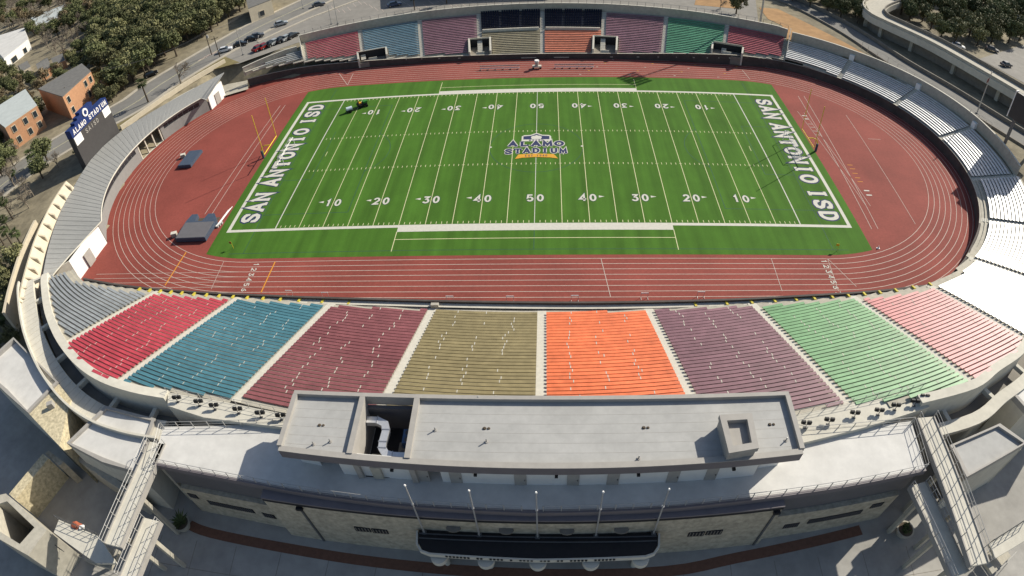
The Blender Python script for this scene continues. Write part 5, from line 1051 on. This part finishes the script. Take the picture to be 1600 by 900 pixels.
CARS = [(352, 79, 'carwhite', .35, 'white car parked near the street crossing'), (376, 70, 'carblack', .35, 'black car parked beside the white one near the crossing'), (393, 62, 'carblack', .35, 'second black car near the street crossing'), (439, 38, 'carsilver', .45, 'silver green car driving on the lane beside the parking lot'), (402, 57, 'cargrey', .4, 'dark grey car close to the lane beside the lot'),
        (405, 76, 'carred', 1.1, 'dark red car at the end of the parked row'), (414, 73, 'carred', 1.1, 'second dark red car in the parked row'), (425, 69, 'carblack', 1.1, 'black car between the dark red and silver cars'), (431, 66, 'carsilver', 1.1, 'silver car in the middle of the parked row'), (440, 63, 'carblack', 1.1, 'black car beside the silver one in the parked row'), (449, 60, 'carsilver', 1.1, 'silver car with bright windscreen in the parked row'), (457, 57, 'carblack', 1.1, 'black car at the open end of the parked row'),
        (236, 117, 'carblack', .62, 'black car driving on the street behind the metal-roofed building'), (1497, 73, 'carwhite', -.5, 'white car half hidden below the wood'), (1550, 78, 'cargrey', -.5, 'grey car parked below the wood'), (1572, 102, 'cargrey', .2, 'grey pickup in the yard beyond the ramp'), (1590, 28, 'carwhite', -.4, 'white car at the edge of the wood'), (1598, 12, 'carsilver', -.4, 'silver car beyond the wood'), (498, 8, 'cargrey', .4, 'small dark car parked alone in the open lot'), (616, 8, 'carblue', .4, 'blue car beyond the empty parking bays')]
for u, v, m, rz, lab in CARS:
    if m not in CP0: CP0[m] = make_car(m); o = CP0[m]
    else: o = copytree(CP0[m])
    x, y = un(u, v, 5.4); o.location = (x, y, 5.13 if m != 'x' else 5); o.rotation_euler = (0, 0, rz); o['label'] = lab; o['group'] = 'cars around the stadium'
for i in range(26):                      # parking bay lines
    u, v = 520 + i * 8.5, 12 + 6 * sin(i * .9) - i * .3; x, y = un(u, v, 5); struct(MB().box((x, y, 5.056), (.12, 4.6, .004), .5).build('bay_line', 'trackwhite'))
for p, q in (((403, 66), (560, 0)),): 
    P = [un(*p, 5), un(480, 30, 5), un(*q, 5)]; L, R_ = band(P, 1.0, 0); struct(MB().sweep([[(a[0], a[1], 5.0), (a[0], a[1], 5.2), (b[0], b[1], 5.2), (b[0], b[1], 5.0)] for a, b in zip(L, R_)]).build('kerb_island', 'sidewalk'))
# ================================================================ poles
def pole(label, x, y, z0, z1, r=.16, head=None, name='light_pole', m='steel', cat='light pole'):
    t = thing(name, label, cat, (x, y, z0)); MB().tube((x, y, z0 - .3), (x, y, z1), r, r * .55, n=8).build('shaft', m, t); MB().box((x, y, z0), (r * 4, r * 4, .25)).build('base_plate', 'darksteel', t)
    if head == 'rack':
        for k in range(4):
            MB().box((x, y, z1 - .3 - k * 1.0), (6.4, .18, .16), -.92).build('lamp_rack', 'steel', t)
            for j in range(6): a = -2.4 + j * .96; MB().box((x + cos(-.92) * a * 1.15 - .25, y + sin(-.92) * a * 1.15 - .3, z1 - .85 - k * 1.0), (.75, .55, .75), -.92).build('lamp_head', 'darksteel', t)
    elif head == 'arm':
        MB().tube((x, y, z1 - .1), (x + 1.6, y - .6, z1 + .15), .06, n=5).build('arm', m, t); MB().box((x + 1.7, y - .65, z1 + .08), (.8, .3, .15), -.35).build('lamp_head', 'steel', t)
    return t
hx, hy = un(990, 124, 0.0); H = 33.0
pole('tall light tower with lamp racks behind the sea green and crimson benches', hx + 1.21 * H, hy + .92 * H, 5, H + 1.6, .32, 'rack', 'light_tower')
x, y = un(1528, 172, 6.0); t = pole('tall grey pole with a small flag behind the white metal benches', x, y, 5, zat(1552, 112, x, y), .17, None, 'flag_pole', cat='flagpole'); z = zat(1548, 122, x, y); MB().sweep([[(x, y, z), (x, y, z - 1.1), (x + .03, y, z - 1.1), (x + .03, y, z)], [(x - .9, y - .5, z - .2), (x - .9, y - .5, z - 1.3), (x - .87, y - .5, z - 1.3), (x - .87, y - .5, z - .2)]]).build('flag', 'carred', t)
for u, v, ut, vt, lab, hd in ((528, 38, 521, -6, 'tall grey pole behind the steel blue benches', None), (380, 86, 372, 46, 'street lamp beside the parked cars', 'arm'), (474, 14, 472, -20, 'dark pole at the kerb of the parking lot', None), (518, 38, 514, 8, 'thin pale pole beside the parking lot', None)):
    x, y = un(u, v, 5); pole(lab, x, y, 5, zat(ut, vt, x, y), .13, hd)
up_ = [(344, 90, 336, 56), (331, 86, 313, 50), (116, 172, 101, 136), (126, 68, 115, 38), (172, 130, 171, 110)]
tops = []
for i, (u, v, ut, vt) in enumerate(up_):
    x, y = un(u, v, 5); zt = min(zat(ut, vt, x, y), 18); t = thing('utility_pole', ['brown wooden utility pole at the street crossing', 'wooden utility pole with transformer at the edge of the wood', 'wooden pole in front of the orange brick block', 'wooden pole between the bare trees and houses', 'short pole at the street beside the brick block'][i], 'utility pole', (x, y, 5))
    MB().tube((x, y, 4.6), (x, y, zt), .17, .11, n=7).build('shaft', 'bark', t); MB().box((x, y, zt - .8), (2.2, .14, .14), .6).build('cross_arm', 'bark', t); tops.append((x, y, zt))
    if i == 1: MB().tube((x + .4, y, zt - 2.4), (x + .4, y, zt - 1.5), .3, n=10).build('transformer', 'steel', t)
pa = tops[1]
for i, (u, v, zz) in enumerate(((395, 4, 13.5), (165, 108, 13.5))):
    b = un3(u, v, zz)
    for j in (-.9, 0, .9):
        a0 = Vector((pa[0] + j * .8, pa[1] + j * .5, pa[2] - .6)); b0 = Vector((b[0] + j * .8, b[1] + j * .5, b[2])); pts = [tuple(a0.lerp(b0, s / 10) - Vector((0, 0, 1.6 * (1 - (2 * s / 10 - 1)**2)))) for s in range(11)]
        o = MB().path(pts, .015, 4).build('power_line', 'darksteel'); tag(o, 'overhead power line strung along the street beside the wood', 'power line', 'power lines along the street')
# ================================================================ things on the field and track
def goalpost(label, sx):
    x = sx * 54.9; t = thing('goal_post', label, 'goal post', (sx * 57.4, 0, 0)); hw = 3.7; top = 12.2
    MB().path([(sx * 57.4, 0, -.1), (sx * 57.4, 0, 1.9), (sx * 57.0, 0, 2.7), (sx * 56.2, 0, 3.05), (x, 0, 3.05)], .11, 8).build('gooseneck', 'yellow', t); MB().tube((x, -hw, 3.05), (x, hw, 3.05), .09, n=8).build('crossbar', 'yellow', t)
    for s in (-1, 1): MB().tube((x, s * hw, 3.05), (x, s * hw, top), .07, n=8).build('upright', 'yellow', t)
    MB().tube((sx * 57.4, 0, 0), (sx * 57.4, 0, 1.8), .26, n=12).build('base_pad', 'matblue', t)
goalpost('yellow goal post beside the two dark landing mats', -1); goalpost('yellow goal post at the end zone beside the runway marks', 1)
def soccer(label, sx):
    x = sx * 51.2; t = thing('soccer_goal', label, 'soccer goal', (x, 0, 0)); q = sx * 1.9
    for s in (-1, 1): MB().path([(x, s * 3.66, 0), (x, s * 3.66, 2.44)], .06, 7).build('goal_upright', 'whitebright', t); MB().path([(x, s * 3.66, 2.44), (x + q * .45, s * 3.66, 2.4), (x + q, s * 3.66, .05), (x, s * 3.66, .05)], .04, 6).build('side_frame', 'whitebright', t)
    MB().tube((x, -3.66, 2.44), (x, 3.66, 2.44), .06, n=7).build('goal_crossbar', 'whitebright', t); MB().tube((x + q, -3.66, .05), (x + q, 3.66, .05), .04, n=6).build('ground_bar', 'whitebright', t)
    net = MB()
    for i in range(15): yy = -3.66 + 7.32 * i / 14; net.path([(x + q * .45, yy, 2.4), (x + q, yy, .05)], .008, 3)
    for i in range(6): f = i / 5; net.path([(x + q * (.45 + .55 * f), -3.66, 2.4 - 2.35 * f), (x + q * (.45 + .55 * f), 3.66, 2.4 - 2.35 * f)], .008, 3)
    net.build('net', 'whitebright', t)
soccer('white framed soccer goal standing on the end zone lettering near the landing mats', -1); soccer('white framed soccer goal standing on the end zone lettering near the runway marks', 1)
def pit(label, x0, y0, x1, y1, h, notch):
    t = thing('landing_mat', label, 'landing mat', ((x0 + x1) / 2, (y0 + y1) / 2, 0)); n = 3 if notch else 2
    if notch:
        MB().prism([(x0, y0), (x1, y0), (x1 + .15, y1 - 2.0), (x1 - 1.2, y1), (x1 - 2.6, y1), (x1 - 3.0, y1 - 2.2), (x1 - 4.6, y1 - 2.2), (x1 - 5.0, y1), (x0 + .3, y1), (x0 - .1, y1 - 2.0)], .12, h).build('foam_mat', 'matblue', t)
        MB().prism([(x0 + .1, y0 + .1), (x1 - .1, y0 + .1), (x1 - .1, y1 - 2.6), (x0 + .1, y1 - 2.6)], h + .002, h + .07).build('top_cover', 'slate', t)
    else:
        MB().prism([(x0, y0), (x1, y0), (x1, y1), (x0, y1)], .12, h).build('foam_mat', 'matblue', t); MB().prism([(x0 + .08, y0 + .08), (x1 - .08, y0 + .08), (x1 - .08, y1 - .08), (x0 + .08, y1 - .08)], h + .002, h + .06).build('top_cover', 'matblue', t)
    MB().prism([(x0 + .2, y0 + .2), (x1 - .2, y0 + .2), (x1 - .2, y1 - .2), (x0 + .2, y1 - .2)], .005, .12).build('pallet', 'bark', t)
    return t
pit('large dark pole vault landing mat beside the end zone corner', -65.3, -27.4, -58.7, -20.2, .95, True); pit('small blue grey high jump mat in front of the open bay', -78.4, -1.6, -74.9, 4.6, .75, False)
for i, (u, v, lab) in enumerate(((272, 366, 'small grey equipment crate beside the pole vault mat'), (286, 243, 'grey crate stacked behind the high jump mat'))):
    x, y = un(u, v, .5); t = thing('equipment_crate', lab, 'crate', (x, y, 0)); MB().box((x, y, 0), (1.1, .8, .8), .3).build('crate_body', 'concrete', t); MB().box((x, y, .803), (1.16, .86, .08), .3).build('crate_lid', 'aisle', t)
t = thing('vault_standards', 'white pole vault uprights lying beside the dark landing mat', 'vault standards', (-58, -21, 0))
for dx in (0, .5, 1.0): MB().tube((-58.3 + dx * .4, -23.5 + dx, .35), (-57.2 + dx * .4, -19.3 + dx, .9), .07, n=6).build('upright_pole', 'whitebright', t); MB().box((-58.2 + dx * .4, -23.3 + dx, 0), (.6, .5, .35)).build('stand_foot', 'steel', t)
# mower with a water tank trailer
mx, my = un(566, 164, .4); t = thing('utility_tractor', 'green and black utility tractor parked on the turf near the 5 yard line', 'tractor', (mx, my, 0)); a = .55
def lo(dx, dy): return (mx + dx * cos(a) - dy * sin(a), my + dx * sin(a) + dy * cos(a))
MB().box(lo(0, 0) + (.35,), (2.2, 1.3, .55), a).build('chassis', 'black', t); MB().box(lo(.75, 0) + (.91,), (1.0, 1.1, .45), a).build('hood', 'green', t); MB().box(lo(-.45, 0) + (.91,), (.6, .7, .3), a).build('seat', 'gold', t); MB().box(lo(-.75, 0) + (1.21,), (.12, .6, .5), a).build('seat_back', 'gold', t)
for dx, r in ((.8, .35), (-.7, .48)):
    for s in (-.75, .75): p = lo(dx, s); q = lo(dx, s + (.22 if s > 0 else -.22)); MB().tube(p + (r,), q + (r,), r, n=12).build('wheel', 'tyre', t)
for s in (-.5, .5): MB().tube(lo(-.9, s) + (.9,), lo(-.9, s) + (2.0,), .04, n=5).build('roll_bar', 'black', t)
MB().tube(lo(-.9, -.5) + (2.0,), lo(-.9, .5) + (2.0,), .04, n=5).build('roll_bar', 'black', t)
mx, my = un(546, 172, .5); t = thing('tank_trailer', 'pale water tank trailer standing behind the utility tractor', 'trailer', (mx, my, 0)); MB().box(lo(0, 0) + (.3,), (1.6, 1.1, .16), a).build('trailer_frame', 'black', t); MB().tube(lo(-.7, 0) + (.9,), lo(.7, 0) + (.9,), .45, n=14).build('tank', 'tank', t); MB().tube(lo(.8, 0) + (.38,), lo(2.2, 0) + (.45,), .06, n=6).build('tow_bar', 'black', t)
for s in (-.62, .62): MB().tube(lo(0, s) + (.3,), lo(0, s * 1.25) + (.3,), .3, n=12).build('trailer_wheel', 'tyre', t)
# team benches and umpire tower by the far straight
for i, (u0, u1, v, lab) in enumerate(((750, 812, 109, 'long bare metal team bench on the track opposite the press box, left of the cooler stand'), (866, 928, 107, 'long bare metal team bench on the track opposite the press box, right of the cooler stand'))):
    a_, b_ = un(u0, v, 0), un(u1, v, 0); y = (a_[1] + b_[1]) / 2; t = thing('team_bench', lab.replace(', left of the cooler stand', ' below the mauve block').replace(', right of the cooler stand', ' below the orange block'), 'bench', (a_[0], y, 0))
    MB().box(((a_[0] + b_[0]) / 2, y, .42), (b_[0] - a_[0], .35, .06)).build('seat_plank', 'galv', t); MB().box(((a_[0] + b_[0]) / 2, y + .45, .75), (b_[0] - a_[0], .06, .28)).build('back_plank', 'galv', t)
    for k in range(6): MB().box((a_[0] + .3 + (b_[0] - a_[0] - .6) * k / 5, y + .15, 0), (.08, .6, .42)).build('bench_leg', 'galv', t)
x, y = un(839, 107, 0); t = thing('drinks_cooler', 'white topped drinks cooler on a cart between the two team benches', 'cooler', (x, y, 0)); MB().tube((x, y, .8), (x, y, 1.9), .42, .45, n=14).build('cooler_body', 'steel', t); MB().tube((x, y, 1.9), (x, y, 2.25), .6, .55, n=14).build('white_lid', 'whitebright', t); MB().box((x, y, .45), (2.2, .9, .35)).build('cart_tray', 'concretepale', t)
for s in (-.9, .9): MB().tube((x + s, y - .3, .25), (x + s, y + .3, .25), .25, n=10).build('cart_wheel', 'tyre', t)
# small clutter along the near wall
CL = [(452, 458), (508, 461), (703, 467), (797, 467), (898, 466), (1007, 462), (1095, 460)]
for i, (u, v) in enumerate(CL):
    x, y = un(u, v, .4); t = thing('hurdle', 'small pale hurdle standing on the track beside the press box stand wall', 'hurdle', (x, y, 0), 'hurdles along the near track wall')
    for s in (-.5, .5): MB().path([(x + s, y - .5, .04), (x + s, y, .04), (x + s, y, .95)], .03, 5).build('hurdle_leg', 'steel', t)
    MB().box((x, y, .85), (1.1, .05, .16)).build('hurdle_bar', 'whitebright', t)
for u, v, lab in ((680, 470, 'grey concrete step block at the wall below the maroon aisle'),):
    x, y = un(u, v, 1.6); t = thing('wall_steps', lab, 'steps', (x, y, 0)); 
    for k in range(4): MB().box((x, y + .5 * k - .6, 0), (1.1, .5, 1.6 - .4 * k)).build('step', 'concrete', t)
for u, v, lab in ((365, 388, 'tiny orange corner flag at the turf corner near the landing mats'), (1308, 392, 'tiny yellow corner flag at the turf corner near the runways')):
    x, y = un(u, v); t = thing('corner_flag', lab, 'flag', (x, y, 0)); MB().tube((x, y, 0), (x, y, 1.5), .03, n=5).build('stick', 'yellow', t); MB().prism([(x, y), (x - .5, y + .1), (x - .5, y + .13), (x, y + .03)], 1.0, 1.45).build('pennant', 'orange' if u < 800 else 'yellow', t)
x, y = un(1372, 388); t = thing('lane_cone', 'tiny white marker block beside the turf corner', 'marker', (x, y, 0)); MB().box((x, y, 0), (.6, .4, .06)).build('cone_base', 'whitebright', t); MB().tube((x, y, .06), (x, y, .5), .18, .05, n=8).build('cone', 'whitebright', t)
bpy.context.view_layer.update()
